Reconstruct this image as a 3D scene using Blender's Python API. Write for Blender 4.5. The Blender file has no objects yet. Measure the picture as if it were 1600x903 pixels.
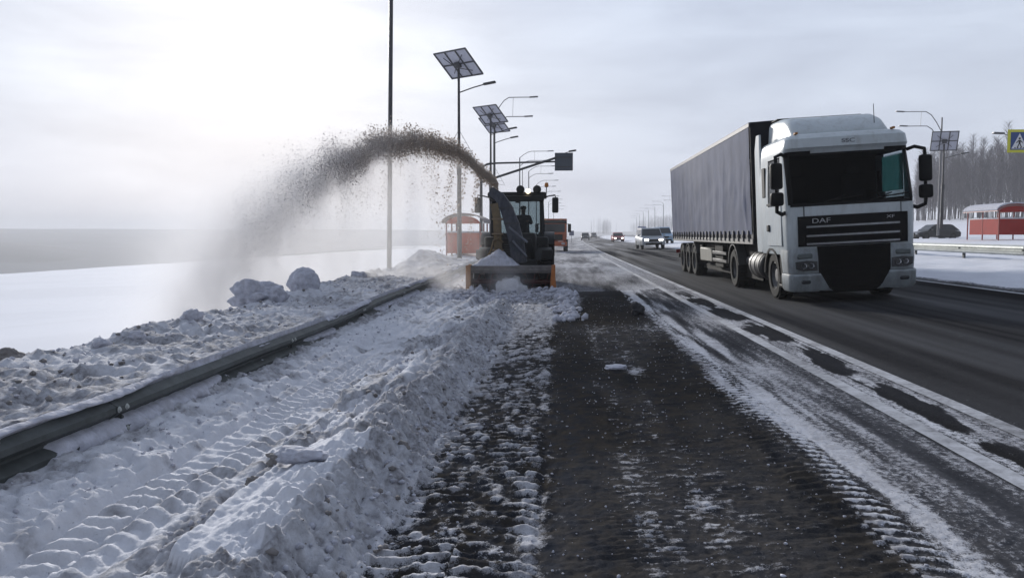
import bpy, bmesh, math, random
import numpy as np
from mathutils import Vector, Matrix, noise as mnoise
R = math.radians
random.seed(7)
rng = np.random.default_rng(11)
S = bpy.context.scene
COL = S.collection

# ------------------------------------------------------------------ camera
CAMZ, FPX, VX, VY = 1.34, 1250.0, 875.0, 366.0
cd = bpy.data.cameras.new('camera'); cam = bpy.data.objects.new('camera', cd); COL.objects.link(cam)
cd.sensor_width = 36; cd.lens = 36 * FPX / 1600; cd.clip_start = .05; cd.clip_end = 9000
PITCH = math.atan((451.5 - VY) / FPX); YAW = math.asin((VX - 800) / math.hypot(FPX, 451.5 - VY, VX - 800))
cam.location = (0, 0, CAMZ); cam.rotation_euler = (math.pi / 2 - PITCH, 0, YAW)
S.camera = cam
CR = cam.rotation_euler.to_matrix()
def at(px, py, Y):
    """world point at distance Y down the road seen at photo pixel (px, py); used to measure places"""
    d = CR @ Vector((px - 800, 451.5 - py, -FPX))
    return Vector((0, 0, CAMZ)) + d * (Y / d.y)

# ------------------------------------------------------------------ light
SUN_EL, SUN_AZ = R(15), R(-21)           # azimuth from +Y, negative = to the left
sd = bpy.data.lights.new('sun', 'SUN'); sd.energy = 3.6; sd.angle = R(6); sd.color = (1, .96, .90)
so = bpy.data.objects.new('sun', sd); COL.objects.link(so)
sdir = Vector((math.sin(SUN_AZ) * math.cos(SUN_EL), math.cos(SUN_AZ) * math.cos(SUN_EL), math.sin(SUN_EL)))
so.rotation_euler = sdir.to_track_quat('Z', 'Y').to_euler()
W = bpy.data.worlds.new('World'); S.world = W; W.use_nodes = True
nt = W.node_tree; nt.nodes.clear()
def N(tree, typ, **kw):
    n = tree.nodes.new(typ)
    for k, v in kw.items():
        if k == 'ins':
            for i, x in v.items(): n.inputs[i].default_value = x
        else: setattr(n, k, v)
    return n
def L(tree, a, ao, b, bi): tree.links.new(a.outputs[ao], b.inputs[bi])
def math_(tree, op, a, b=None, clamp=False):
    n = tree.nodes.new('ShaderNodeMath'); n.operation = op; n.use_clamp = clamp
    for i, v in enumerate((a, b)):
        if v is None: continue
        if isinstance(v, (int, float)): n.inputs[i].default_value = v
        else: tree.links.new(v, n.inputs[i])
    return n.outputs[0]
def ramp(tree, fac, stops, interp='LINEAR'):
    n = tree.nodes.new('ShaderNodeValToRGB'); n.color_ramp.interpolation = interp
    e = n.color_ramp.elements
    while len(e) < len(stops): e.new(.5)
    for k, (p, c) in enumerate(stops):
        e[k].position = p; e[k].color = (c, c, c, 1) if isinstance(c, (int, float)) else (*c, 1)
    tree.links.new(fac, n.inputs[0]); return n.outputs[0]
def mixc(tree, fac, a, b, mode='MIX'):
    n = tree.nodes.new('ShaderNodeMix'); n.data_type = 'RGBA'; n.blend_type = mode
    for i, v in ((0, fac), (6, a), (7, b)):
        if isinstance(v, (int, float)): n.inputs[i].default_value = v
        elif isinstance(v, tuple): n.inputs[i].default_value = (*v[:3], 1)
        else: tree.links.new(v, n.inputs[i])
    return n.outputs[2]
tc = N(nt, 'ShaderNodeTexCoord')
sep = N(nt, 'ShaderNodeSeparateXYZ'); L(nt, tc, 'Generated', sep, 0)
elev = ramp(nt, sep.outputs[2], [(0, (.67, .715, .81)), (.07, (.66, .71, .825)), (.16, (.70, .765, .885)), (.35, (.66, .74, .89)), (1, (.52, .60, .77))])
mp = N(nt, 'ShaderNodeMapping'); mp.inputs['Scale'].default_value = (1.2, 1.2, 5.5); L(nt, tc, 'Generated', mp, 0)
nz = N(nt, 'ShaderNodeTexNoise', ins={'Scale': 2.6, 'Detail': 5, 'Roughness': .55, 'Distortion': .3}); L(nt, mp, 0, nz, 'Vector')
cl = ramp(nt, nz.outputs[0], [(.34, (.85, .86, .90)), (.5, (.96, .97, 1.0)), (.64, (1.07, 1.08, 1.10))])
base = mixc(nt, 1.0, elev, cl, 'MULTIPLY')
dot = N(nt, 'ShaderNodeVectorMath', operation='DOT_PRODUCT'); L(nt, tc, 'Generated', dot, 0)
gd = Vector((math.sin(R(-21)) * math.cos(R(14)), math.cos(R(-21)) * math.cos(R(14)), math.sin(R(14))))
dot.inputs[1].default_value = gd
glow = ramp(nt, dot.outputs['Value'], [(.86, 0.0), (.95, .16), (.985, .55), (1.0, 1.0)], 'EASE')
glown = math_(nt, 'MULTIPLY', glow, math_(nt, 'ADD', math_(nt, 'MULTIPLY', nz.outputs[0], 1.1), .25))
anti = ramp(nt, math_(nt, 'ADD', math_(nt, 'MULTIPLY', dot.outputs['Value'], .5), .5), [(0, .42), (.55, .66), (.85, .92), (.97, 1.0)])
base = mixc(nt, 1.0, base, anti, 'MULTIPLY')
skyc = mixc(nt, 1.0, base, mixc(nt, glown, (0, 0, 0), (.29, .28, .25)), 'ADD')
nish = N(nt, 'ShaderNodeTexSky'); nish.sky_type = 'NISHITA'; nish.sun_disc = False
nish.sun_elevation = SUN_EL; nish.sun_rotation = SUN_AZ; nish.dust_density = 3
bg1 = N(nt, 'ShaderNodeBackground', ins={'Strength': .05}); L(nt, nish, 0, bg1, 0)
bg2 = N(nt, 'ShaderNodeBackground', ins={'Strength': .88}); nt.links.new(skyc, bg2.inputs[0])
mx = N(nt, 'ShaderNodeMixShader', ins={0: .93}); L(nt, bg1, 0, mx, 1); L(nt, bg2, 0, mx, 2)
ow = N(nt, 'ShaderNodeOutputWorld'); L(nt, mx, 0, ow, 0)
S.view_settings.view_transform = 'Standard'; S.view_settings.look = 'None'; S.view_settings.gamma = 1
S.view_settings.exposure = 0.20
S.cycles.volume_bounces = 3; S.cycles.max_bounces = 8; S.cycles.volume_max_steps = 256; S.cycles.volume_step_rate = 1.5
S.cycles.use_denoising = True

# ------------------------------------------------------------------ tagging and materials
def tag(o, label=None, cat=None, group=None, kind=None):
    if label: o['label'] = label
    if cat: o['category'] = cat
    if group: o['group'] = group
    if kind: o['kind'] = kind
    return o
def thing(name, label, cat, loc=(0, 0, 0), rot=(0, 0, 0), group=None):
    o = bpy.data.objects.new(name, None); COL.objects.link(o); o.empty_display_size = .3
    o.location = loc; o.rotation_euler = rot
    return tag(o, label, cat, group)
def copy_tree(o, parent=None):
    c = o.copy(); COL.objects.link(c); c.parent = parent
    for ch in o.children: copy_tree(ch, c)
    return c

MATS = {}
def mat(name, col, rough=.6, metal=0.0, var=.25, vscale=6.0, dirt=0.0, dirtcol=(.16, .14, .125), bump=0.0, bscale=40, emit=None, spec=.5):
    if name in MATS: return MATS[name]
    m = bpy.data.materials.new(name); m.use_nodes = True; t = m.node_tree
    b = t.nodes['Principled BSDF']; b.inputs['Roughness'].default_value = rough; b.inputs['Metallic'].default_value = metal
    b.inputs['Specular IOR Level'].default_value = spec
    co = N(t, 'ShaderNodeTexCoord')
    n1 = N(t, 'ShaderNodeTexNoise', ins={'Scale': vscale, 'Detail': 6, 'Roughness': .65}); L(t, co, 'Object', n1, 'Vector')
    v = ramp(t, n1.outputs[0], [(.3, 1 - var), (.7, 1 + var * .35)])
    c = mixc(t, 1.0, (*col, 1), v, 'MULTIPLY')
    if dirt > 0:
        mp = N(t, 'ShaderNodeMapping'); mp.inputs['Scale'].default_value = (3, 3, .9); L(t, co, 'Object', mp, 0)
        n2 = N(t, 'ShaderNodeTexNoise', ins={'Scale': 2.5, 'Detail': 8, 'Roughness': .7}); L(t, mp, 0, n2, 'Vector')
        d = ramp(t, n2.outputs[0], [(.62 - dirt * .4, 0.0), (.85 - dirt * .25, min(1, .35 + dirt * .6))])
        c = mixc(t, d, c, dirtcol)
        rr = math_(t, 'ADD', math_(t, 'MULTIPLY', d, .8 - rough if rough < .8 else 0), rough); t.links.new(rr, b.inputs['Roughness'])
    t.links.new(c, b.inputs['Base Color'])
    if bump > 0:
        n3 = N(t, 'ShaderNodeTexNoise', ins={'Scale': bscale, 'Detail': 5}); L(t, co, 'Object', n3, 'Vector')
        bp = N(t, 'ShaderNodeBump', ins={'Strength': bump, 'Distance': .02}); t.links.new(n3.outputs[0], bp.inputs['Height'])
        L(t, bp, 0, b, 'Normal')
    if emit:
        b.inputs['Emission Color'].default_value = (*emit[:3], 1); b.inputs['Emission Strength'].default_value = emit[3]
    MATS[name] = m; return m
def glass(name, tint, rough=.05, refl=.5):
    if name in MATS: return MATS[name]
    m = bpy.data.materials.new(name); m.use_nodes = True; t = m.node_tree; t.nodes.clear()
    tr = N(t, 'ShaderNodeBsdfTransparent'); tr.inputs[0].default_value = (*tint, 1)
    gl = N(t, 'ShaderNodeBsdfGlossy', ins={'Roughness': rough}); gl.inputs[0].default_value = (.9, .92, .95, 1)
    fr = N(t, 'ShaderNodeFresnel', ins={0: 1.45}); f = math_(t, 'MULTIPLY', fr.outputs[0], refl)
    mx = N(t, 'ShaderNodeMixShader'); t.links.new(f, mx.inputs[0]); L(t, tr, 0, mx, 1); L(t, gl, 0, mx, 2)
    o = N(t, 'ShaderNodeOutputMaterial'); L(t, mx, 0, o, 0); MATS[name] = m; return m

# ------------------------------------------------------------------ mesh builder
class MB:
    def __init__(s): s.v = []; s.f = []
    def add(s, vs, fs):
        o = len(s.v); s.v += [tuple(v) for v in vs]; s.f += [tuple(i + o for i in f) for f in fs]; return s
    def box(s, x0, x1, y0, y1, z0, z1, bev=0.0, seg=1, M=None):
        vs = [(x, y, z) for z in (z0, z1) for y in (y0, y1) for x in (x0, x1)]
        fs = [(0, 2, 3, 1), (4, 5, 7, 6), (0, 1, 5, 4), (2, 6, 7, 3), (0, 4, 6, 2), (1, 3, 7, 5)]
        if bev > 0:
            bm = bmesh.new(); bv = [bm.verts.new(v) for v in vs]
            for f in fs: bm.faces.new([bv[i] for i in f])
            bmesh.ops.bevel(bm, geom=bm.edges[:], offset=bev, segments=seg, profile=.5, affect='EDGES', clamp_overlap=True)
            bm.verts.index_update(); vs = [tuple(v.co) for v in bm.verts]; fs = [tuple(v.index for v in f.verts) for f in bm.faces]; bm.free()
        if M is not None: vs = [tuple(M @ Vector(v)) for v in vs]
        return s.add(vs, fs)
    def tube(s, pts, r, seg=8, cap=True):
        pts = [Vector(p) for p in pts]; n = len(pts); rs = r if isinstance(r, (list, tuple)) else [r] * n
        vs = []; fs = []; up = None
        for i, p in enumerate(pts):
            d = (pts[min(i + 1, n - 1)] - pts[max(i - 1, 0)]).normalized()
            if up is None: up = Vector((0, 0, 1)) if abs(d.z) < .9 else Vector((0, 1, 0))
            a = d.cross(up).normalized(); b = a.cross(d).normalized(); up = b
            for k in range(seg):
                t = 2 * math.pi * k / seg; vs.append(p + (a * math.cos(t) + b * math.sin(t)) * rs[i])
        for i in range(n - 1):
            for k in range(seg):
                k2 = (k + 1) % seg; fs.append((i * seg + k, i * seg + k2, (i + 1) * seg + k2, (i + 1) * seg + k))
        if cap: fs.append(tuple(range(seg - 1, -1, -1))); fs.append(tuple((n - 1) * seg + k for k in range(seg)))
        return s.add(vs, fs)
    def sweep(s, prof, pts, closed=True, cap=True, side=Vector((1, 0, 0))):
        """prof: list of (a,b): a along the path's side vector, b along its normal"""
        pts = [Vector(p) for p in pts]; n = len(pts); m = len(prof); vs = []; fs = []
        for i, p in enumerate(pts):
            d = (pts[min(i + 1, n - 1)] - pts[max(i - 1, 0)]).normalized()
            a = (side - d * side.dot(d)).normalized(); b = a.cross(d).normalized() * -1
            pr = prof[i] if isinstance(prof[0][0], (tuple, list)) else prof
            for (u, w) in pr: vs.append(p + a * u + b * w)
        m = len(vs) // n
        for i in range(n - 1):
            for k in range(m if closed else m - 1):
                k2 = (k + 1) % m; fs.append((i * m + k, i * m + k2, (i + 1) * m + k2, (i + 1) * m + k))
        if cap and closed: fs.append(tuple(range(m - 1, -1, -1))); fs.append(tuple((n - 1) * m + k for k in range(m)))
        return s.add(vs, fs)
    def prism(s, poly, a0, a1, axis='x'):
        """poly extruded along axis; poly points are the two other axes in order (y,z),(x,z),(x,y)"""
        def P(a, p): return {'x': (a, p[0], p[1]), 'y': (p[0], a, p[1]), 'z': (p[0], p[1], a)}[axis]
        n = len(poly); vs = [P(a0, p) for p in poly] + [P(a1, p) for p in poly]
        fs = [tuple(range(n - 1, -1, -1)), tuple(range(n, 2 * n))] + [(k, (k + 1) % n, n + (k + 1) % n, n + k) for k in range(n)]
        return s.add(vs, fs)
    def lathe(s, prof, c, axis='x', seg=24):
        """prof: (r, a) pairs"""
        vs = []; fs = []; n = len(prof)
        for k in range(seg):
            t = 2 * math.pi * k / seg; co, si = math.cos(t), math.sin(t)
            for (r, a) in prof:
                p = {'x': (a, r * co, r * si), 'y': (r * co, a, r * si), 'z': (r * co, r * si, a)}[axis]
                vs.append((p[0] + c[0], p[1] + c[1], p[2] + c[2]))
        for k in range(seg):
            k2 = (k + 1) % seg
            for i in range(n - 1): fs.append((k * n + i, k * n + i + 1, k2 * n + i + 1, k2 * n + i))
        return s.add(vs, fs)
    def ball(s, c, r, sub=2, sc=(1, 1, 1)):
        bm = bmesh.new(); bmesh.ops.create_icosphere(bm, subdivisions=sub, radius=1); bm.verts.index_update()
        s.add([(c[0] + v.co.x * r * sc[0], c[1] + v.co.y * r * sc[1], c[2] + v.co.z * r * sc[2]) for v in bm.verts], [tuple(v.index for v in f.verts) for f in bm.faces]); bm.free(); return s
    def quad(s, a, b, c, d): return s.add([a, b, c, d], [(0, 1, 2, 3)])
    def slab(s, a, b, c, d, th):
        a, b, c, d = map(Vector, (a, b, c, d)); n = (b - a).cross(d - a).normalized() * th
        vs = [a, b, c, d, a + n, b + n, c + n, d + n]
        return s.add(vs, [(3, 2, 1, 0), (4, 5, 6, 7), (0, 1, 5, 4), (1, 2, 6, 5), (2, 3, 7, 6), (3, 0, 4, 7)])
    def mesh(s, name, m, angle=38):
        me = bpy.data.meshes.new(name); me.from_pydata(s.v, [], s.f); me.validate()
        bm = bmesh.new(); bm.from_mesh(me); bmesh.ops.recalc_face_normals(bm, faces=bm.faces); bm.to_mesh(me); bm.free()
        me.polygons.foreach_set('use_smooth', [True] * len(me.polygons))
        if angle: me.set_sharp_from_angle(angle=R(angle))
        if m: me.materials.append(m)
        return me
    def build(s, name, m, parent=None, angle=38):
        o = bpy.data.objects.new(name, s.mesh(name, m, angle)); COL.objects.link(o); o.parent = parent; return o
def part(name, me, parent):
    o = bpy.data.objects.new(name, me); COL.objects.link(o); o.parent = parent; return o

# ------------------------------------------------------------------ numpy noise
def _h(ix, iy, seed):
    h = (ix.astype(np.int64) * 374761393 + iy.astype(np.int64) * 668265263 + seed * 2147483647 * 31) & 0xFFFFFFFF
    h = ((h ^ (h >> 13)) * 1274126177) & 0xFFFFFFFF
    return ((h ^ (h >> 16)) & 0xFFFF) / 65535.0
def vn(x, y, seed=0):
    ix = np.floor(x); iy = np.floor(y); fx = x - ix; fy = y - iy
    fx = fx * fx * fx * (fx * (fx * 6 - 15) + 10); fy = fy * fy * fy * (fy * (fy * 6 - 15) + 10)
    a = _h(ix, iy, seed); b = _h(ix + 1, iy, seed); c = _h(ix, iy + 1, seed); d = _h(ix + 1, iy + 1, seed)
    return (a + (b - a) * fx) * (1 - fy) + (c + (d - c) * fx) * fy       # 0..1
def fbm(x, y, seed=0, oct=4, gain=.5):
    s = 0; a = 1; t = 0
    for i in range(oct):
        s = s + a * vn(x * 2 ** i + 17.3 * i, y * 2 ** i - 9.1 * i, seed + i); t += a; a *= gain
    return s / t
def billow(x, y, seed=0, oct=3):
    s = 0; a = 1; t = 0
    for i in range(oct):
        s = s + a * np.sqrt(np.abs(vn(x * 2 ** i + 3.7 * i, y * 2 ** i + 1.9 * i, seed + i) * 2 - 1)); t += a; a *= .5
    return s / t
def sst(a, b, x):
    t = np.clip((x - a) / (b - a), 0, 1); return t * t * (3 - 2 * t)
def band(x, a, b, w): return sst(a - w, a + w, x) * (1 - sst(b - w, b + w, x))

# ------------------------------------------------------------------ the ground, in road coordinates
def curve(Y): return np.maximum(0, Y - 40.) ** 2 / 12000
def rail_x(Y): return -3.5 - .018 * np.clip(Y - 10, 0, 30)
LX = [-900, -420, -300, -235, -205, -60, -14, -9.5, -7.6]
LZ = [-24, -24, -20, -16.5, -13, -8.5, -4.2, -2.9, -1.9]
RX = [-7.6, 2.6, 9.3, 10.2, 13.4, 15.5, 17, 29, 33, 42, 80, 150, 400, 900]
RZ = [-.734, -.173, .195, .33, .56, .62, .6, .66, .92, 1.1, 4.4, 7, 10, 12]
def base_z(x, Y):
    return np.where(x < -7.6, np.interp(x, LX, LZ), np.interp(x, RX, RZ))
def lug(x, Y, x0, x1, pitch, seed):
    """tread left by tractor tyres: curved bars pressed across the track"""
    u = (x - x0) / (x1 - x0)
    ph = Y / pitch + .9 * np.abs(u - .5) ** 1.5 * np.sign(.5 - u) * 0 + 1.1 * (u - .5) ** 2 * 2 + .35 * fbm(x * 2, Y * 1.2, seed, 2)
    side = np.where(u < .5, 0, .5)
    s = .5 + .5 * np.cos(2 * np.pi * (ph + side))
    return sst(.35, .8, s) * band(x, x0, x1, .03)
def ground(x, Y, fine=True):
    """returns height, snow cover, grime"""
    z = base_z(x, Y)
    w1 = fbm(Y * .35, Y * 0 + 3.3, 21, 3) - .5
    w2 = fbm(Y * 1.3, Y * 0 + 8.3, 22, 3) - .5
    xw = x + .22 * w1 + .10 * w2
    near = 1 - sst(21.0, 23.5, Y)                       # packed, ploughed shoulder before the machine
    on = (x > -7.6) & (x < 2.75)
    # --- shoulder
    t = np.interp(xw, [-3.6, -3.15, -2.85, -2.75, -2.2, -2.08, -1.8, -1.40, -1.28, -1.0, -.90, 0, 2.6],
                  [.37, .27, .17, .13, .13, .22, .28, .35, .33, .05, .02, .01, .0])
    t = t * near + (1 - near) * np.interp(x, [-3.6, -2, 0, 1, 2.6], [.30, .22, .10, .03, 0])
    hum = .70 + .35 * fbm(Y * .5, x * .6, 31, 3)
    ridge = band(xw, -2.1, -1.0, .12)
    t = t * (1 - ridge + ridge * hum)
    c1 = billow(x * 3.2, Y * 2.6, 41, 4); c2 = fbm(x * 11, Y * 9, 43, 3); c3 = fbm(x * 34, Y * 28, 47, 3)
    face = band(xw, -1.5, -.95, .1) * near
    sl = fbm(x * 1.6, Y * .9, 53, 3)
    slab = band(x + .12 * w2, -1.76, -1.33, .03) * band(Y + .5 * (x + 1.5), 3.3, 5.55, .03)
    cru = np.maximum(slab, sst(.50, .53, sl) * ridge * .8)
    loose = np.clip(ridge * .5 * (1 - cru) + face + band(x, -3.6, -2.8, .1) * .6, 0, 1)
    c4 = billow(x * 7.5, Y * 5.5, 45, 3)
    t = t + loose * ((c1 - .45) * .085 + (c4 - .45) * .08 + (c2 - .5) * .09) + (x < -.9) * ((c2 - .5) * .034 + (c4 - .45) * .018 * sst(.35, .6, fbm(x * .8, Y * .5, 125, 3))) * sst(-.6, -1.0, x)
    t = t + (c3 - .5) * np.where(x < -1.0, .020 + .018 * loose, .013) * (on)
    gr1 = fbm(x * 15, Y * 11, 48, 3); gr2 = fbm(x * 13, Y * 30, 49, 3); trk = band(x, -1.05, .0, .08) * near; drk = band(x, -.02, 1.72, .05) * near
    t = t + trk * (gr1 - .5) * .040 + drk * (gr2 - .5) * .017
    # crust slabs on the hump
    t = t + (ridge * .06 * (sst(.50, .515, sl) + sst(.60, .612, sl) - 1) * (1 - slab) + .045 * slab) * (1 - face)
    lng = fbm(x * 9, Y * .22, 58, 3); t = t + (lng - .5) * .11 * band(x, -3.1, -1.35, .1) * near * (1 - face)
    # tyre tracks
    l1 = lug(x + .05 * w1, Y, -.98, -.12, .125, 61); l2 = lug(x, Y, -2.74, -2.2, .17, 62)
    brk = sst(.30, .55, fbm(x * 1.5, Y * 1.1, 65, 3))
    t = t + near * (l1 * .034 * (.25 + .75 * brk) + l2 * .045 * (.3 + .7 * brk))
    l3 = lug(x, Y, 1.45, 1.86, .12, 63) * sst(2, 5, Y); t = t + near * l3 * .012
    l4 = lug(x, Y, .1, 1.5, .06, 64); t = t + near * l4 * .010 * sst(.35, .6, fbm(x * 2.2, Y * 1.6, 66, 3))
    # snow heaped in front of the blower mouth
    hb = np.exp(-((x + 1.3) / 1.25) ** 4 - ((Y - 21.9) / 1.0) ** 2); t = t + hb * (.03 + .14 * (c1 - .3))
    spl = np.exp(-((x - .15) / .35) ** 2 - ((Y - 19.8) / 2.6) ** 2); t = t + spl * (.10 * c1 + .06 * c2)
    t = t - .22 * ridge * sst(15.5, 20.5, Y) * np.exp(-np.maximum(0, Y - 23))
    z = np.where(on, z + np.maximum(t, 0), z)
    # --- bank behind the rail
    rx = rail_x(Y)
    edge = -4.5 - .055 * np.clip(Y, 0, 26) + .5 * (fbm(Y * .8, Y * 0 + 1, 71, 3) - .5)
    top = .03 + .06 * (1 - sst(rx - 1.2, rx, x)) + .10 * (fbm(x * .9, Y * .5, 73, 3) - .5) - .0006 * np.clip(Y - 10, 0, 60)
    top = top + (billow(x * 2.4, Y * 2.0, 75, 4) - .45) * .10 + (c4 - .45) * .09 + (c2 - .5) * .09 + (c3 - .5) * .035
    top = top + .05 * (sst(.48, .50, fbm(x * 1.3, Y * .8, 54, 3)) - .5)
    # mound by the shelter
    top = top + .50 * np.exp(-((x + 6.0) / 1.0) ** 2 - ((Y - 35) / 3.2) ** 2) * (.6 + .6 * c1)
    nr = np.exp(-((x - rx) / .28) ** 2); top = top * (1 - nr) + nr * (.075 + .05 * (c4 - .4) + .06 * (c2 - .5))
    drop = 1 - sst(edge - 2.4, edge, x); slope = np.interp(x, [-10, -7.6, -6], [-2.9, -1.9, -.9])
    zb = top * (1 - drop) + (np.minimum(slope, top) + .1 * (c1 - .5)) * drop
    lipm = np.exp(-((x - edge) / .28) ** 2); zb = zb + lipm * (billow(x * 2.2, Y * 1.7, 78, 3) - .35) * .22
    bk = 1 - sst(rx - .10, rx + .02, x)
    z = np.where((x < -3.2) & (x >= -7.61), z * (1 - bk) + zb * bk, z)
    # --- median snow
    fl = (x < -9); gr0f = .10 * sst(.45, .7, fbm(x * .02, Y * .09, 117, 4))
    med = band(x, 9.5, 16.4, .25); z = z + med * ((fbm(x * .9, Y * .5, 81, 4) - .5) * .16 + (c2 - .5) * .03)
    far = sst(20, 60, np.abs(x)) ; z = z + far * (fbm(x * .03, Y * .03, 83, 3) - .5) * .9
    # --- snow cover
    sn = np.ones_like(x); gr = np.zeros_like(x)
    g0 = fbm(x * 1.1, Y * .8, 91, 4); g1 = fbm(x * 5, Y * 4, 93, 3)
    gr = np.where(x < -3.3, .50 + .8 * sst(.42, .62, g0 * .45 + g1 * .35 + c4 * .2), .30 + .7 * sst(.46, .66, g0 * .5 + g1 * .5))
    gr = np.where(x > -8.5, gr, gr0f)
    gr = np.clip(gr + near * face * (.42 + .6 * (1 - sst(.15, .45, c4)) + .40 * sst(.45, .65, g0)), 0, 1)  # shade on the ridge face and in its hollows painted in, with patchy dirt
    gr = np.where(slab > .5, .22, gr)
    st = fbm(x * 6, Y * .35, 95, 4); st2 = fbm(x * 16, Y * 1.1, 96, 3)
    s1 = .20 + .42 * l1 * (.3 + .7 * brk) + 1.5 * (gr1 - .5) + .3 * (st2 - .5) + .45 * sst(-.70, -1.0, x) + .5 * sst(9, 18, Y)
    s1 = s1 + .75 * np.exp(-((x + .13 + .04 * w2) / .08) ** 2) * np.maximum(sst(.42, .55, fbm(Y * .9, Y * 0, 97, 2)) * .8, 1 - sst(4.2, 5.5, Y))
    pat = fbm(x * 1.1, Y * .45, 121, 4); rut = np.exp(-((x - .22) / .14) ** 2) + np.exp(-((x - 1.25) / .18) ** 2)
    sd = -.07 + .9 * (pat - .5) - .16 * rut + .14 * sst(.5, .7, st) + 1.2 * (gr2 - .5) + .09 * np.exp(-((x - .5) / .15) ** 2) * sst(.35, .6, fbm(Y * .6, Y * 0 + 2, 98, 2)) + .22 * (st2 - .5) + .10 * l4
    sd = sd - .12 * band(x, .05, .3, .1)
    sd = sd + .8 * np.exp(-((x - .88) / .12) ** 2 - ((Y - 9.3) / .35) ** 2)
    s2 = .42 + .9 * (st - .5) * 2 + .4 * (st2 - .5) - .15 * sst(2.0, 2.4, x) + .12 + .5 * l3 + .25 * np.exp(-((x - 1.90) / .10) ** 2)
    s2b = .36 + .9 * (st - .5) + .4 * (st2 - .5)
    xw2 = x + .34 * (fbm(x * .6, Y * .9, 111, 3) - .5) + .16 * (g1 - .5) + .10 * (gr1 - .5)
    kk = sst(-.30, .20, xw2); sh = s1 * (1 - kk) + sd * kk
    wob = .06 * w2 + .08 * (g1 - .5) + .16 * (fbm(x * .7, Y * .8, 112, 3) - .5)
    k = sst(1.66, 1.80, x + wob + .10 * l3); sh = sh * (1 - k) + s2 * k
    k = sst(2.15, 2.45, x + wob); sh = sh * (1 - k) + s2b * k
    fr = .52 + .55 * (fbm(x * .8, Y * .15, 99, 3) - .35) + .3 * (st - .5) - .35 * np.exp(-((x - 1.2) / .5) ** 2 - ((Y - 24) / 3) ** 2)
    fr2 = sst(19, 25, Y + 3 * (g0 - .5) - 2 * sst(1.2, 2.4, x)); sh = sh * (1 - fr2) + fr * fr2
    k = sst(-1.02, -.90, xw); sn = np.where(x > -1.3, 1 - k + k * sh, sn)
    sn = np.where(near < .5, np.where(x > -1.3, np.maximum(fr, 1 - sst(-2.2, 0, x)), 1), sn)
    sn = np.clip(np.maximum(sn, hb * 1.2), 0, 1); sn = np.where(x < 1, np.maximum(sn, spl * 1.2), sn)
    sn = np.maximum(sn, spl * 1.3 * (x > -.2))
    # hatched strip between the two lines
    cell = (Y - .55) / 2.62 + .45 * (fbm(x * .8, Y * .5, 113, 2) - .5); cu = (cell - np.floor(cell)) * 2 - 1; cv = (x - 3.12 + .16 * (fbm(x * .2, Y * .7, 114, 2) - .5)) / (.14 + .09 * vn(np.floor(cell), np.floor(cell) * 0, 115))
    lens = 1 - sst(.72, 1.05, cu ** 2 * 1.15 + np.abs(cv) ** 2.0 + 1.1 * (g1 - .5) + .8 * (st2 - .5))
    hs = (.58 + .5 * (st2 - .5)) * (1 - lens) + (-.05 + .25 * sst(.55, .75, st2)) * lens
    hs = hs * (1 - sst(14, 24, Y)) + (.55) * sst(14, 24, Y)
    k = band(x, 2.86, 3.33, .02); sn = np.where(x > 2.6, sn * (1 - k) + hs * k, sn)
    # carriageway: thin blown snow near the lines, dry wheel tracks
    rd = -.06 + .26 * sst(.50, .8, st) * np.exp(-(x - 3.4) / 1.2) + .22 * sst(.56, .76, fbm(x * 1.3, Y * .05, 101, 3)) + .5 * sst(8.7, 9.4, x + .5 * (g0 - .5)) + .42 * sst(26, 95, Y)
    k = sst(3.40, 3.55, x); sn = np.where(x > 2.6, sn * (1 - k) + rd * k, sn)
    sn = np.where(x > 9.3, np.maximum(sst(9.25, 9.6, x + .3 * (g0 - .5)), sn), sn)
    op = band(x, 17.2, 28.5, .4); sn = np.where(x > 9.6, 1 - .55 * op, sn)
    gr = np.where((x > 1.75) & (x < 3.4), np.clip(.42 + .9 * (st - .35), .2, .9), gr)
    gr = np.where((x > -.95) & (x < 1.75), np.clip(gr + .38 + .25 * (x < 0) * sst(3.5, 5.5, Y), .3, 1), gr)
    gr = np.where(x > 9.3, .12 * sst(.5, .7, g0), gr)
    fm = band(x, 1.72, 3.4, .12) * (.28 + 1.2 * (st - .38)) * (1 - .9 * lens * band(x, 2.86, 3.33, .02) * (Y < 24)) + (x > 3.4) * (.07 * sst(.45, .65, fbm(x * .9, Y * .02, 141, 2))) + drk * .14 * sst(.42, .7, pat) + trk * .10 * sst(.4, .6, g0)
    fm = np.maximum(fm, (.62 + .5 * (st - .5)) * sst(18, 25, Y - 1.5 * np.clip(x, 0, 3)) * (x > -1) * (x < 3.2)); fm = np.maximum(fm, .22 * (x > 3.2) * sst(24, 90, Y))
    return z, np.clip(sn, 0, 1), np.clip(gr, 0, 1), np.clip(fm, 0, 1)

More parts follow.
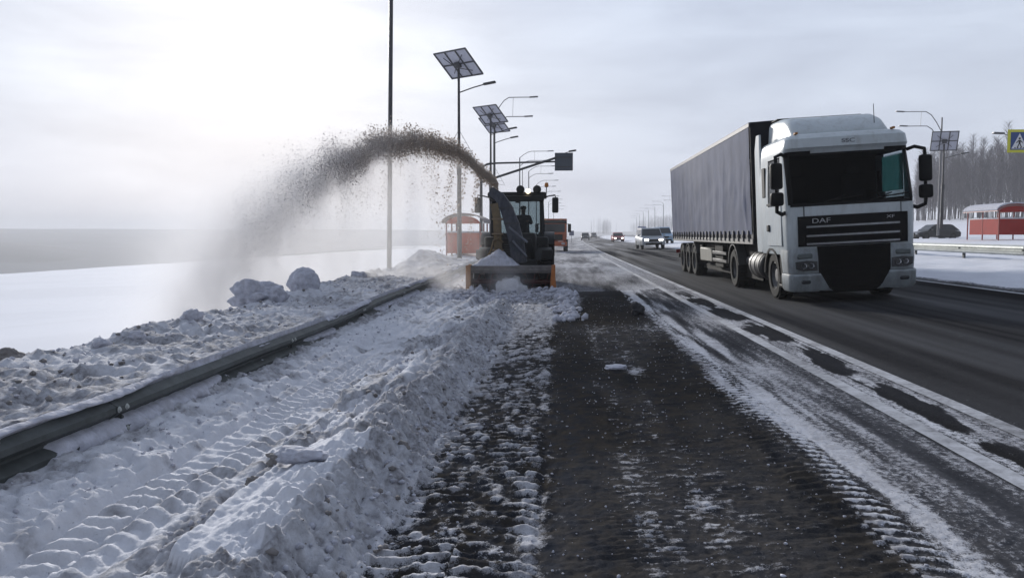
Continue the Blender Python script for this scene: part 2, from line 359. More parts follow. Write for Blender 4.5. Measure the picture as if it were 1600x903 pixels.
def ground_material():
    m = bpy.data.materials.new('winter_ground'); m.use_nodes = True; t = m.node_tree; b = t.nodes['Principled BSDF']
    ge = N(t, 'ShaderNodeNewGeometry')
    a1 = N(t, 'ShaderNodeAttribute', attribute_name='snow'); a2 = N(t, 'ShaderNodeAttribute', attribute_name='grime_shade')
    def noise(scale, det=5, sc=(1, 1, 1)):
        mp = N(t, 'ShaderNodeMapping'); mp.inputs['Scale'].default_value = sc; L(t, ge, 'Position', mp, 0)
        n = N(t, 'ShaderNodeTexNoise', ins={'Scale': scale, 'Detail': det, 'Roughness': .65}); L(t, mp, 0, n, 'Vector'); return n.outputs[0]
    fine = noise(26, 6, (1, .8, 1)); mid = noise(7, 5); grain = noise(120, 3)
    f = math_(t, 'ADD', a1.outputs['Fac'], math_(t, 'MULTIPLY', math_(t, 'SUBTRACT', fine, .5), 1.5))
    f = math_(t, 'ADD', f, math_(t, 'MULTIPLY', math_(t, 'SUBTRACT', grain, .5), 1.0))
    f = ramp(t, f, [(.40, 0.0), (.76, 1.0)])
    asph = mixc(t, ramp(t, grain, [(.35, 0.0), (.7, 1.0)]), (.010, .010, .011), (.040, .039, .039))
    streak = noise(.75, 3, (1, .03, 1))
    asph = mixc(t, ramp(t, streak, [(.38, 0.0), (.62, .5)]), asph, (.040, .045, .058))
    brown = mixc(t, ramp(t, mid, [(.4, 0.0), (.65, 1.0)]), asph, (.046, .040, .033))
    sepx = N(t, 'ShaderNodeSeparateXYZ'); L(t, ge, 'Position', sepx, 0)
    isroad = ramp(t, math_(t, 'MULTIPLY', sepx.outputs[0], .1), [(.335, 0.0), (.36, 1.0)])
    dark = mixc(t, ramp(t, math_(t, 'MULTIPLY', sepx.outputs[0], .1), [(.16, 0.0), (.25, 1.0)]), brown, asph)
    sn = mixc(t, ramp(t, fine, [(.3, 0.0), (.7, 1.0)]), (.68, .695, .75), (.79, .80, .845))
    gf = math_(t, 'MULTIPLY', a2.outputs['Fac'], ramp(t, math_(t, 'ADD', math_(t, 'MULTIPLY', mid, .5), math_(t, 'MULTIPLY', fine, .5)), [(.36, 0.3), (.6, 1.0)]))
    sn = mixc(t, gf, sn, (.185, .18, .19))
    a3 = N(t, 'ShaderNodeAttribute', attribute_name='film')
    fl = math_(t, 'MULTIPLY', a3.outputs['Fac'], ramp(t, math_(t, 'ADD', math_(t, 'MULTIPLY', mid, .5), math_(t, 'MULTIPLY', fine, .5)), [(.34, .35), (.62, 1.0)]))
    dark = mixc(t, fl, dark, (.20, .20, .215))
    c = mixc(t, f, dark, sn); t.links.new(c, b.inputs['Base Color'])
    wet = math_(t, 'MULTIPLY', math_(t, 'MULTIPLY', ramp(t, streak, [(.42, 0.0), (.62, 1.0)]), isroad), math_(t, 'SUBTRACT', 1.0, f, True))
    ro = math_(t, 'SUBTRACT', math_(t, 'SUBTRACT', 1.0, math_(t, 'MULTIPLY', f, .1)), math_(t, 'MULTIPLY', wet, .38)); t.links.new(ro, b.inputs['Roughness'])
    t.links.new(math_(t, 'ADD', math_(t, 'ADD', math_(t, 'MULTIPLY', f, .15), .0), math_(t, 'MULTIPLY', wet, .12)), b.inputs['Specular IOR Level'])
    bp = N(t, 'ShaderNodeBump', ins={'Strength': .8, 'Distance': .014}); t.links.new(math_(t, 'ADD', fine, math_(t, 'MULTIPLY', grain, .4)), bp.inputs['Height']); L(t, bp, 0, b, 'Normal')
    return m
GM = ground_material()
def grid_object(name, bands, mtl, kind='structure'):
    V = []; F = []; SN = []; GRM_SH = []; FM = []; off = 0
    for (xs, ys, skirt) in bands:
        X, Yg = np.meshgrid(xs, ys); x = X.ravel(); y = Yg.ravel()
        z, s, g, fm = ground(x, y); FM.append(fm)
        if skirt: z = z.copy(); z[:len(xs)] -= .06
        V.append(np.stack([x + curve(y), y, z], 1)); SN.append(s); GRM_SH.append(g)
        nx, ny = len(xs), len(ys); i = np.arange(nx * ny).reshape(ny, nx) + off
        F.append(np.stack([i[:-1, :-1].ravel(), i[:-1, 1:].ravel(), i[1:, 1:].ravel(), i[1:, :-1].ravel()], 1)); off += nx * ny
    V = np.concatenate(V).astype(np.float32); F = np.concatenate(F).astype(np.int32)
    me = bpy.data.meshes.new(name); me.vertices.add(len(V)); me.vertices.foreach_set('co', V.ravel())
    me.loops.add(F.size); me.loops.foreach_set('vertex_index', F.ravel())
    me.polygons.add(len(F)); me.polygons.foreach_set('loop_start', np.arange(0, F.size, 4, dtype=np.int32))
    me.polygons.foreach_set('use_smooth', np.ones(len(F), bool)); me.update(calc_edges=True)
    for nm, d in (('snow', SN), ('grime_shade', GRM_SH), ('film', FM)):
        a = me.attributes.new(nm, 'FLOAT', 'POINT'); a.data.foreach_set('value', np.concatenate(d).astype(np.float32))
    me.materials.append(mtl); o = bpy.data.objects.new(name, me); COL.objects.link(o); return tag(o, kind=kind)
def ysteps(y0, y1, f, p, y_ref=3.0):
    ys = [y0]
    while ys[-1] < y1: ys.append(ys[-1] + f * max(1, (ys[-1] / y_ref)) ** p)
    ys[-1] = y1; return np.array(ys)
def xs(a, b, d): return np.linspace(a, b, max(2, int(round((b - a) / d)) + 1))
YA = ysteps(1.9, 7.5, .012, 1.15); YB = ysteps(7.44, 24, .034, 1.2, 7.5); YC = ysteps(23.8, 70, .16, 1.0, 24); YD = ysteps(69, 1700, 2.5, 1.0, 60)
YN = np.linspace(-40, 1.9, 60)
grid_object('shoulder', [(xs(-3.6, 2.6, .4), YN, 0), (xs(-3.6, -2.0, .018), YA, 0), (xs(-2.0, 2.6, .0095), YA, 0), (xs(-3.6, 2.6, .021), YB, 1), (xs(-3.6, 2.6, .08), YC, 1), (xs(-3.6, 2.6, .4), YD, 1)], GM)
grid_object('snow_bank', [(xs(-7.6, -3.6, .4), YN, 0), (xs(-7.6, -3.6, .03), ysteps(1.9, 7.5, .03, 1), 0), (xs(-7.6, -3.6, .03), ysteps(7.44, 24, .045, 1.1, 7.5), 1), (xs(-7.6, -3.6, .08), YC, 1), (xs(-7.6, -3.6, .5), YD, 1)], GM)
rx_ = np.concatenate([xs(2.6, 3.6, .02), xs(3.75, 9.3, .15)])
grid_object('road', [(rx_[::4], YN, 0), (rx_, ysteps(1.9, 24, .03, 1.0), 0), (rx_[::2], YC, 1), (rx_[::6], YD, 1)], GM)
YE = np.concatenate([np.linspace(-40, 10, 20), ysteps(10.5, 70, .12, 1, 12)])
grid_object('median_strip', [(xs(9.3, 16.5, .12), YE, 0), (xs(9.3, 16.5, .7), YD, 1)], GM)
YF = np.concatenate([np.linspace(-60, 60, 61), ysteps(62, 1700, 2.5, 1, 60)])
grid_object('opposite_road', [(xs(16.5, 29, .6), YF, 0)], GM)
grid_object('snow_slope', [(np.array([29, 30, 31, 32, 33, 35, 38, 42, 48, 56, 65, 75, 85, 100, 130, 170, 220, 300, 420, 600, 900.]), YF, 0)], GM)
grid_object('snow_field', [(-np.array([1500, 900, 700, 550, 420, 360, 300, 260, 235, 215, 205, 190, 160, 130, 100, 80, 60, 45, 34, 26, 20, 16, 13, 11, 9.5, 8.5, 7.6]), YF, 0)], GM)

# far hill across the valley
az = np.radians(np.linspace(-72, 14, 150)); hy = np.linspace(0, 1, 22); A_, T = np.meshgrid(az, hy)
r0 = np.minimum(255 / np.maximum(.02, np.sin(-A_)), 1300); r0 = np.where(A_ > -.05, 1300, r0); r1 = 1500 + 250 * fbm(A_ * 4, A_ * 0, 6, 2)
rr_ = r0 + (r1 - r0) * T
top = 10.5 + 2.0 * (fbm(A_ * 7, A_ * 0, 5, 3) - .5) - 4 * sst(-.25, .1, A_)
Zh = -17.5 + (top + 17.5) * T ** .85 + 3.5 * (fbm(A_ * 14, T * 4, 8, 4) - .5) * T * (1 - T) * 3
hv = np.stack([(rr_ * np.sin(A_)).ravel(), (rr_ * np.cos(A_)).ravel(), Zh.ravel()], 1); X = A_; ii = np.arange(hv.shape[0]).reshape(X.shape)
hm = MB(); hm.v = [tuple(v) for v in hv]; hm.f = [tuple(map(int, q)) for q in np.stack([ii[:-1, :-1].ravel(), ii[:-1, 1:].ravel(), ii[1:, 1:].ravel(), ii[1:, :-1].ravel()], 1)]
tag(hm.build('hill', mat('hill_wood', (.085, .095, .12), .95, var=.4, vscale=.008), angle=0), kind='structure')

A2, T2 = np.meshgrid(np.radians(np.linspace(-62, -21, 80)), np.linspace(0, 1, 14)); R2 = 430 + 330 * T2
top2 = 1.0 - 13.5 * sst(-.68, -.42, A2) + 1.2 * (fbm(A2 * 18, A2 * 0, 15, 3) - .5)
Z2 = -21 + (np.maximum(top2, -19) - 5 + 21) * np.sin(T2 * math.pi * .5)
hv = np.stack([(R2 * np.sin(A2)).ravel(), (R2 * np.cos(A2)).ravel(), Z2.ravel()], 1); ii = np.arange(hv.shape[0]).reshape(A2.shape)
hm = MB(); hm.v = [tuple(v) for v in hv]; hm.f = [tuple(map(int, q)) for q in np.stack([ii[:-1, :-1].ravel(), ii[:-1, 1:].ravel(), ii[1:, 1:].ravel(), ii[1:, :-1].ravel()], 1)]
tag(hm.build('wooded_rise', mat('rise_wood', (.06, .067, .085), .95, var=.4, vscale=.012), angle=0), kind='structure')

# ------------------------------------------------------------------ painted lines
def paint(name, x0, x1, ylist, dz=.006):
    mb = MB(); n = len(ylist); vs = []
    for y in ylist:
        for x in (x0, x1):
            xx = np.array([x]); yy = np.array([y]); z = ground(xx, yy)[0][0]
            vs.append((x + float(curve(yy)[0]), y, z + dz))
    mb.add(vs, [(2 * i, 2 * i + 1, 2 * i + 3, 2 * i + 2) for i in range(n - 1)])
    return tag(mb.build(name, PAINT, angle=0), kind='structure')
def paint_mat():
    m = bpy.data.materials.new('road_paint'); m.use_nodes = True; t = m.node_tree; b = t.nodes['Principled BSDF']
    ge = N(t, 'ShaderNodeNewGeometry')
    n = N(t, 'ShaderNodeTexNoise', ins={'Scale': 9, 'Detail': 8, 'Roughness': .75}); L(t, ge, 'Position', n, 'Vector')
    n2 = N(t, 'ShaderNodeTexNoise', ins={'Scale': .9, 'Detail': 3}); L(t, ge, 'Position', n2, 'Vector')
    f = math_(t, 'ADD', math_(t, 'MULTIPLY', n.outputs[0], .7), math_(t, 'MULTIPLY', n2.outputs[0], .5))
    c = mixc(t, ramp(t, f, [(.44, 0.0), (.70, 1.0)]), (.13, .13, .14), (.46, .47, .50)); t.links.new(c, b.inputs['Base Color'])
    b.inputs['Roughness'].default_value = .75; return m
PAINT = paint_mat()
yl = list(np.concatenate([np.arange(2.0, 24, .4), np.arange(24, 70, 1.5), np.arange(70, 500, 8)]))
paint('edge_line', 3.33, 3.47, yl)
paint('inner_line', 2.73, 2.87, [y for y in yl if y < 60])
paint('lane_line', 8.95, 9.07, [y for y in yl if y < 300])

# ------------------------------------------------------------------ snow lumps
SNOWM = mat('clod_snow', (.52, .53, .60), .9, var=.35, vscale=9, dirt=.35, dirtcol=(.30, .28, .285), bump=.6, bscale=22)
DIRTY = mat('dirty_clod', (.24, .225, .22), .9, var=.5, vscale=14, dirt=.3, dirtcol=(.10, .085, .075), bump=.7, bscale=26)
def lump_mesh(seed, sub=3, rough=.35, sc=(1, 1, 1), flat=.0):
    mb = MB().ball((0, 0, 0), 1, sub); o = Vector((seed * 3.1, seed * 1.7, seed))
    vs = []
    for v in mb.v:
        p = Vector(v); n = mnoise.fractal(p * 1.1 + o, .8, 2.1, 4) * rough - abs(mnoise.noise(p * 1.9 + o)) * rough * .9 + mnoise.fractal(p * 5 + o, .7, 2.1, 4) * rough * .22
        q = p * (1 + n); q.z = max(q.z, -.55); vs.append((q.x * sc[0], q.y * sc[1], q.z * sc[2]))
    mb.v = vs; return mb
def gz(x, y): return float(ground(np.array([float(x)]), np.array([float(y)]))[0][0])
def lump(name, label, cat, x, y, r, sc, m, seed, sink=.25, dz=0, rz=0):
    mb = lump_mesh(seed, 5 if r > .3 else 4, .34 if r != .36 else .16, sc); mb.v = [tuple(c * r for c in v) for v in mb.v]
    o = mb.build(name, m, angle=0); o.location = (x, y, gz(x, y) + r * sc[2] * (.6 - sink) + dz); o.rotation_euler.z = rz
    return tag(o, label, cat)
for a in [('snow_boulder', 'long angular block of packed snow lying on the bank left of the rounded one', at(405, 475, 14.2), .42, (1.1, .8, .75), SNOWM, 3),
          ('snow_boulder', 'rounded ball of packed snow on the bank beside the long angular block', at(476, 462, 16.6), .36, (.95, .9, .95), SNOWM, 8)]:
    lump(a[0], a[1], 'snow block', a[2].x, a[2].y, a[3], a[4], a[5], a[6], .15)
for k, (px, py, Y, r, lb) in enumerate([(160, 545, 8.2, .085, 'small round snow clod on the bank edge left of a lumpier clod'), (213, 538, 8.8, .10, 'lumpy snow clod on the bank edge right of a small round clod'),
          (300, 512, 10.2, .13, 'wide grey clod on the bank edge between the round clods and the packed snow blocks'), (14, 580, 7.2, .12, 'dark brown clod at the lowest left end of the bank edge'), (560, 445, 22, .2, 'grey snow clod on the bank short of the tall bare pole')]):
    p = at(px, py, Y); lump('snow_clod', lb, 'snow clod', p.x, p.y, r, (1.2, .9, .8), DIRTY if k in (3,) else SNOWM, 20 + k)
for k, (px, py, Y, r, sc, lb, m) in enumerate([
        (628, 655, 5.6, .060, (1, 1, .9), 'brown dirt clod halfway down the face of the ridge', DIRTY),
        (470, 692, 4.8, .15, (1.2, .8, .4), 'flat tilted slab of snow crust on top of the ridge', SNOWM),
        (437, 682, 5.1, .07, (1.2, .8, .8), 'dark clod beside the flat slab of snow crust', DIRTY),
        (395, 705, 4.7, .05, (1, 1, .8), 'little brown clod left of the flat snow slab', DIRTY)]):
    p = at(px, py, Y); lump('snow_clod', lb, 'snow clod', p.x, p.y, r, sc, m, 40 + k)
p = at(997, 490, 15.6); lump('frozen_clod', 'round blackish frozen clod on the cleared shoulder beside the road', 'clod', p.x, p.y, .15, (.9, .9, 1.05), mat('black_ice', (.016, .016, .019), .6, var=.4, bump=.6), 55, .05)
p = at(963, 556, 9.6); lump('snow_patch', 'flat pale scrap of snow on the dark cleared strip', 'snow patch', p.x, p.y, .13, (1.2, 1.2, .22), SNOWM, 57, .2)

def scatter(name, n, sampler, rmin, rmax, m, seed):
    """loose crumbs nobody could count, one mesh"""
    r = np.random.default_rng(seed); base = []
    for k in range(5):
        mb = lump_mesh(70 + k, 1, .55, (1, 1, .8)); base.append((np.array(mb.v), np.array(mb.f)))
    P = sampler(r, n); z = ground(P[:, 0], P[:, 1])[0]; rad = rmin + (rmax - rmin) * r.random(len(P)) ** 3
    V = []; F = []; off = 0
    for i in range(len(P)):
        bv, bf = base[i % 5]; a = r.random() * 6.28; c, s = math.cos(a), math.sin(a)
        q = bv * rad[i] * (.75 + .5 * r.random(3)); q = np.stack([q[:, 0] * c - q[:, 1] * s, q[:, 0] * s + q[:, 1] * c, q[:, 2]], 1)
        V.append(q + [P[i, 0], P[i, 1], z[i] + rad[i] * .25]); F.append(bf + off); off += len(bv)
    V = np.concatenate(V); F = np.concatenate(F)
    me = bpy.data.meshes.new(name); me.vertices.add(len(V)); me.vertices.foreach_set('co', V.astype(np.float32).ravel())
    me.loops.add(F.size); me.loops.foreach_set('vertex_index', F.astype(np.int32).ravel()); me.polygons.add(len(F))
    me.polygons.foreach_set('loop_start', np.arange(0, F.size, 3, dtype=np.int32)); me.polygons.foreach_set('use_smooth', np.ones(len(F), bool)); me.update(calc_edges=True)
    me.materials.append(m); o = bpy.data.objects.new(name, me); COL.objects.link(o); return tag(o, kind='stuff')
def s_ridge(r, n):
    Y = 2 + 19.5 * r.random(n) ** 1.4; c = np.where(r.random(n) < .7, -1.08, -1.80); P = np.stack([c + r.normal(0, .13, n), Y], 1)
    return P[~((P[:, 0] < -1.3) & (P[:, 0] > -1.8) & (Y > 3.2) & (Y < 5.7))]
def s_bank(r, n):
    Y = 3 + 30 * r.random(n) ** 1.3; return np.stack([-3.75 - (1.2 + .05 * np.minimum(Y, 25)) * r.random(n) ** .8, Y], 1)
def s_rail(r, n):
    Y = 3 + 18 * r.random(n) ** 1.3; return np.stack([-3.05 + r.normal(0, .17, n), Y], 1)
def s_dark(r, n):
    Y = 2 + 18 * r.random(n) ** 1.6; return np.stack([-.95 + 2.7 * r.random(n), Y], 1)
scatter('snow_crumbs', 2600, s_ridge, .004, .026, SNOWM, 1)
scatter('bank_crumbs', 1300, s_bank, .005, .040, SNOWM, 2)
scatter('dirt_crumbs', 1000, lambda r, n: np.concatenate([s_ridge(r, n // 2), s_bank(r, n // 2)]), .004, .038, DIRTY, 3)
scatter('rail_crumbs', 800, s_rail, .004, .028, SNOWM, 4)
scatter('grit', 2600, s_dark, .003, .012, SNOWM, 5)
def s_splash(r, n): return np.stack([-1.35 + 1.7 * (r.random(n) - .5) * 1.9, 21.3 + r.normal(0, .7, n)], 1)
scatter('churned_snow', 700, s_splash, .02, .11, SNOWM, 6)
def s_edge(r, n): return np.stack([.15 + r.normal(0, .14, n), 15 + 7 * r.random(n)], 1)
scatter('thrown_snow', 350, s_edge, .02, .12, SNOWM, 9)

# ------------------------------------------------------------------ guardrails
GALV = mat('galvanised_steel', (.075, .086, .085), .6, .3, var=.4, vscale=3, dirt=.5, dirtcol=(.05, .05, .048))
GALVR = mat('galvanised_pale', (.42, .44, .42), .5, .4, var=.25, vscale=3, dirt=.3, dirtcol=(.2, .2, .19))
WB = [(0, .0), (.02, .02), (.075, .05), (.08, .09), (.03, .125), (.0, .145), (.0, .165), (.03, .185), (.08, .22), (.075, .26), (.02, .29), (0, .31)]
BOLT = MB().lathe([(.001, .014), (.014, .011), (.02, 0), (.026, -.002)], (0, 0, 0), 'x', 10).mesh('bolt', GALVR)
def guardrail(name, label, path, facing, m, post_m, z_off, group=None):
    """path(Y)->(x, ztop); W-beam in lapped sections, a post at each joint"""
    t = thing(name, label, 'guardrail', (path(path.y0)[0], path.y0, path(path.y0)[1] - .31 - z_off), group=group)
    iv = Vector(t.location)
    y = path.y0; k = 0
    while y < path.y1 - .1:
        mb = MB(); ys_ = np.linspace(y - .12, min(y + path.step, path.y1), 4 if path.step < 6 else 5); vs = []; n = len(WB)
        off = .011 * (k % 2)
        for yy in ys_:
            x, zt = path(yy)
            for (d, h) in WB: vs.append((x + facing * (d + off) - iv.x, yy - iv.y, zt - .31 + h - iv.z))
            for (d, h) in reversed(WB): vs.append((x + facing * (d + off - .006) - iv.x, yy - iv.y, zt - .31 + h - iv.z))
        fs = [(i * 2 * n + q, i * 2 * n + (q + 1) % (2 * n), (i + 1) * 2 * n + (q + 1) % (2 * n), (i + 1) * 2 * n + q) for i in range(len(ys_) - 1) for q in range(2 * n)]
        fs += [tuple(range(2 * n)), tuple(range(len(vs) - 2 * n, len(vs)))]
        mb.add(vs, fs).build('rail_section', m, t)
        x, zt = path(y + .02)
        MB().box(x - facing * .14 - iv.x - .035, x - facing * .14 - iv.x + .035, y - .05 - iv.y, y + .05 - iv.y, zt - 1.0 - iv.z, zt - .02 - iv.z, .008).build('post', post_m, t)
        bl = MB().box(min(x - facing * .105, x + facing * .02) - iv.x, max(x - facing * .105, x + facing * .02) - iv.x, y - .045 - iv.y, y + .045 - iv.y, zt - .26 - iv.z, zt - .05 - iv.z, .006)
        bl.tube([(x + facing * .01 - iv.x, y - iv.y, zt - .155 - iv.z), (x + facing * .05 - iv.x, y - iv.y, zt - .155 - iv.z)], .02, 6)
        bl.build('bracket', post_m, t)
        if facing > 0 and y > 0:
            for (dd, hh, dy) in ((.081, .07, -.06), (.081, .07, .05), (.081, .24, -.06), (.081, .24, .05)):
                o = part('bolt', BOLT, t); o.location = (x + .079 + .012 - iv.x, y + dy - .05 - iv.y, zt - .31 + hh - iv.z)
        y += path.step; k += 1
    return t
def lp(Y): return float(rail_x(np.array(Y))) + .03, .075 - .0006 * max(0, Y - 10) + .012 * math.sin(Y * .9) + .015 * math.sin(Y * .37 + 1)
lp.y0, lp.y1, lp.step = -6.0, 44.0, 4.0
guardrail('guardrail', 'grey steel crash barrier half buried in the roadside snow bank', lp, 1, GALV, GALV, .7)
def caked(name, v0, v1, thick, thr, seed):
    Yc = np.arange(1.5, 30, .035); vv = np.linspace(0, 1, 9); A, Bv = np.meshgrid(Yc, vv)
    msk = sst(thr, thr + .14, fbm(A * .7, Bv * .6, seed, 3)) * np.sin(Bv * math.pi) ** .5
    lum = .4 + .9 * billow(A * 6, Bv * 2.2, seed + 1, 3)
    px_ = np.array([lp(y)[0] for y in Yc])[None] - .02 + (thick + .02) * msk * lum; pz_ = np.array([lp(y)[1] for y in Yc])[None] - v0 - (v1 - v0) * Bv + .012 * (lum - .5)
    ii = np.arange(A.size).reshape(A.shape); mb = MB(); mb.v = np.stack([px_.ravel(), A.ravel(), pz_.ravel()], 1).tolist()
    mb.f = np.stack([ii[:-1, :-1].ravel(), ii[:-1, 1:].ravel(), ii[1:, 1:].ravel(), ii[1:, :-1].ravel()], 1).tolist()
    return tag(mb.build(name, SNOWM, angle=0), kind='stuff')
caked('caked_snow', .14, .40, .135, .44, 131)
caked('rail_top_snow', -.05, .05, .06, .52, 141)
def rp(Y): return 13.25 + .035 * max(0, Y - 20) + float(curve(np.array(float(Y)))), 1.02 + .0002 * Y
rp.y0, rp.y1, rp.step = 12.0, 120.0, 4.0
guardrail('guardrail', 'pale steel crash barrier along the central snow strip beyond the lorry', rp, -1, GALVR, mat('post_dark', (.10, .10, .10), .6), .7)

# ------------------------------------------------------------------ wheels and text
RUB = mat('rubber', (.009, .009, .0095), .85, var=.4, vscale=12, dirt=.3, dirtcol=(.035, .034, .033), spec=.2)
RIM = mat('rim_steel', (.16, .16, .165), .5, .5, var=.3, dirt=.6, dirtcol=(.05, .049, .047))
BLK = mat('black_plastic', (.004, .004, .005), .5, var=.3, dirt=.12, dirtcol=(.014, .014, .015), spec=.14)
def wheel(parent, c, r, w, side, rimm=RIM, seg=28, lugs=0, name='wheel'):
    """tyre with a rim as its sub-part; side is the outward x direction"""
    h = w / 2
    pr = [(r * .56, -h * .8), (r * .62, -h), (r * .90, -h), (r * .98, -h * .8), (r, -h * .3), (r, h * .3), (r * .98, h * .8), (r * .90, h), (r * .62, h), (r * .56, h * .8)]
    mb = MB().lathe(pr, (0, 0, 0), 'x', seg)
    if lugs:
        for k in range(lugs):
            for sd_ in (-1, 1):
                a = 2 * math.pi * (k + (.5 if sd_ > 0 else 0)) / lugs
                M_ = Matrix.Rotation(a, 4, 'X') @ Matrix.Translation((sd_ * h * .45, 0, r * 1.01)) @ Matrix.Rotation(sd_ * .6, 4, 'Z')
                mb.box(-h * .5, h * .5, -.03, .03, -.03, .035, 0, 1, M_)
    else:
        for k in range(36):                                     # tread blocks
            a = 2 * math.pi * k / 36; M_ = Matrix.Rotation(a, 4, 'X') @ Matrix.Translation((0, 0, r))
            mb.box(-h * .85, -h * .12, -r * .06, r * .06, -.01, .008, 0, 1, M_); mb.box(h * .12, h * .85, -r * .06, r * .06, -.01, .008, 0, 1, M_)
    o = mb.build(name, RUB, parent); o.location = c
    s = side; rp_ = [(r * .57, -s * h * .7), (r * .58, s * h * .78), (r * .53, s * h * .82), (r * .50, s * h * .55), (r * .30, s * h * .30), (r * .27, s * h * .62), (r * .12, s * h * .66), (.001, s * h * .66)]
    rb = MB().lathe(rp_, (0, 0, 0), 'x', 20)
    for k in range(8):
        a = 2 * math.pi * k / 8; rb.tube([(s * h * .28, r * .40 * math.cos(a), r * .40 * math.sin(a)), (s * h * .46, r * .40 * math.cos(a), r * .40 * math.sin(a))], r * .03, 5)
    rb.build('rim', rimm, o); return o
def text(name, body, size, m, parent, loc, rot, ext=.006, stretch=1.0):
    cu = bpy.data.curves.new(name, 'FONT'); cu.body = body; cu.size = size; cu.extrude = ext; cu.align_x = 'CENTER'; cu.align_y = 'CENTER'
    tmp = bpy.data.objects.new('t', cu); COL.objects.link(tmp); dg = bpy.context.evaluated_depsgraph_get()
    me = bpy.data.meshes.new_from_object(tmp.evaluated_get(dg)); bpy.data.objects.remove(tmp)
    me.materials.clear(); me.materials.append(m); o = part(name, me, parent); o.location = loc; o.rotation_euler = rot; o.scale.x = stretch; return o

# ------------------------------------------------------------------ the lorry
LX0, LY0 = 5.86, 16.2
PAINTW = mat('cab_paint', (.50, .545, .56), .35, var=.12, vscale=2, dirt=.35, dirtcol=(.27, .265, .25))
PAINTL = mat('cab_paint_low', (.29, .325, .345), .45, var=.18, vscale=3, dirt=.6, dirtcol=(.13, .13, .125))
lorry = thing('articulated_lorry', 'white articulated lorry with grey curtain trailer driving along the road', 'lorry', (LX0, LY0, float(base_z(np.array(LX0), 0.)) - .0), (0, -math.atan(.055), 0))
ZL = [.98, 1.10, 1.60, 1.97, 2.30, 2.65, 2.97, 3.05, 3.10, 3.28, 3.36, 3.40]
WL = [1.22, 1.24, 1.25, 1.25, 1.245, 1.235, 1.22, 1.22, 1.215, 1.19, 1.13, 1.0]
FL = [.10, .04, .02, .03, .10, .18, .25, .22, .15, .18, .28, .45]
RC = .20
def cabw(z): return float(np.interp(z, ZL, WL))
def cabf(x, z, off=0.0):
    w = cabw(z); f = float(np.interp(z, ZL, FL)); ax = abs(x); b = .035 * min(ax, w - RC) ** 2
    if ax > w - RC:
        q = min(1, (ax - (w - RC)) / RC); b += RC * (1 - math.sqrt(max(0, 1 - q * q)))
    return f + b - off
XF = [-1, -.8, -.55, -.28, 0, .28, .55, .8, 1]
def ring(z):
    w = cabw(z); pts = [(-w, 2.2), (-w, 1.55), (-w, .62)]
    for k in range(6):
        a = math.pi / 2 * k / 5; x = -(w - RC) - RC * math.cos(a); x = max(x, -w); pts.append((x, cabf(-(w - RC) - RC * math.cos(a), z)))
    for u in XF[1:-1]: pts.append((u * (w - RC), cabf(u * (w - RC), z)))
    left = pts[:9]
    for (x, y) in reversed(left): pts.append((-x, y))
    return pts
mb = MB(); rings = [ring(z) for z in ZL]; n = len(rings[0]); vs = [(x, y, z) for r_, z in zip(rings, ZL) for (x, y) in r_]; fs = []
for i in range(len(ZL) - 1):
    for k in range(n):
        k2 = (k + 1) % n
        win = 3 <= i <= 5
        front = 5 <= k <= n - 7
        sidew = k == 1 or k == n - 3
        if win and (front or sidew): continue
        fs.append((i * n + k, i * n + k2, (i + 1) * n + k2, (i + 1) * n + k))
fs.append(tuple((len(ZL) - 1) * n + k for k in range(n))); fs.append(tuple(range(n - 1, -1, -1)))
mb.add(vs, fs); cab = mb.build('cab_body', PAINTW, lorry)
def front_sheet(x0, x1, z0, z1, off, nx=16, nz=8, th=.012):
    mb = MB(); vs = []
    for o_ in (off, off - th):
        for j in range(nz + 1):
            z = z0 + (z1 - z0) * j / nz
            for i in range(nx + 1):
                x = x0 + (x1 - x0) * i / nx; x = max(-cabw(z) + .002, min(cabw(z) - .002, x)); vs.append((x, cabf(x, z, o_), z))
    w = nx + 1; m = w * (nz + 1); fs = []
    for j in range(nz):
        for i in range(nx):
            a = j * w + i; fs.append((a, a + 1, a + w + 1, a + w)); fs.append((m + a, m + a + w, m + a + w + 1, m + a + 1))
    bd = [i for i in range(nx)] + [j * w + nx for j in range(nz)] + [nz * w + nx - i for i in range(nx)] + [(nz - j) * w for j in range(nz)]
    for q in range(len(bd)): a, b = bd[q], bd[(q + 1) % len(bd)]; fs.append((a, b, m + b, m + a))
    return mb.add(vs, fs)
GLD = glass('windscreen_glass', (.62, .66, .68), .04, .06)
front_sheet(-1.16, 1.16, 1.97, 2.97, .004, 20, 8, .006).build('windscreen', GLD, lorry)
fr = MB()
for args in ((-1.18, 1.18, 1.93, 1.99, .014), (-1.2, -.72, 2.95, 3.035, .014), (.72, 1.2, 2.95, 3.035, .014), (-.72, .72, 2.945, 2.985, .012)):
    q = front_sheet(*args, nx=18, nz=2, th=.012); fr.add(q.v, q.f)
for s in (-1, 1):
    q = front_sheet(min(s * 1.13, s * 1.21), max(s * 1.13, s * 1.21), 1.99, 2.95, .012, 3, 8, .01); fr.add(q.v, q.f)
fr.build('windscreen_frame', BLK, lorry)
for sx in (-.55, .35): MB().tube([(sx, cabf(sx, 1.99, .03), 1.99), (sx + .42, cabf(sx + .42, 2.12, .035), 2.12)], .012, 5).tube([(sx + .1, cabf(sx + .1, 2.02, .03), 2.03), (sx + .75, cabf(sx + .7, 2.10, .03), 2.10)], .014, 5).build('wiper', BLK, lorry)
for sx in (-.935, .935): MB().box(sx - .006, sx + .006, cabf(sx, 1.8, .02), cabf(sx, 1.8, .0) + .02, 1.14, 1.95).build('panel_gap', BLK, lorry)
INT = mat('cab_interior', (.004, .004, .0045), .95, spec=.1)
it = MB().box(-1.18, 1.18, 1.9, 2.1, 1.2, 3.2).box(-1.18, 1.18, .3, 2.0, 1.55, 1.62).box(-1.15, 1.15, .30, .72, 1.62, 2.02, .06, 2)
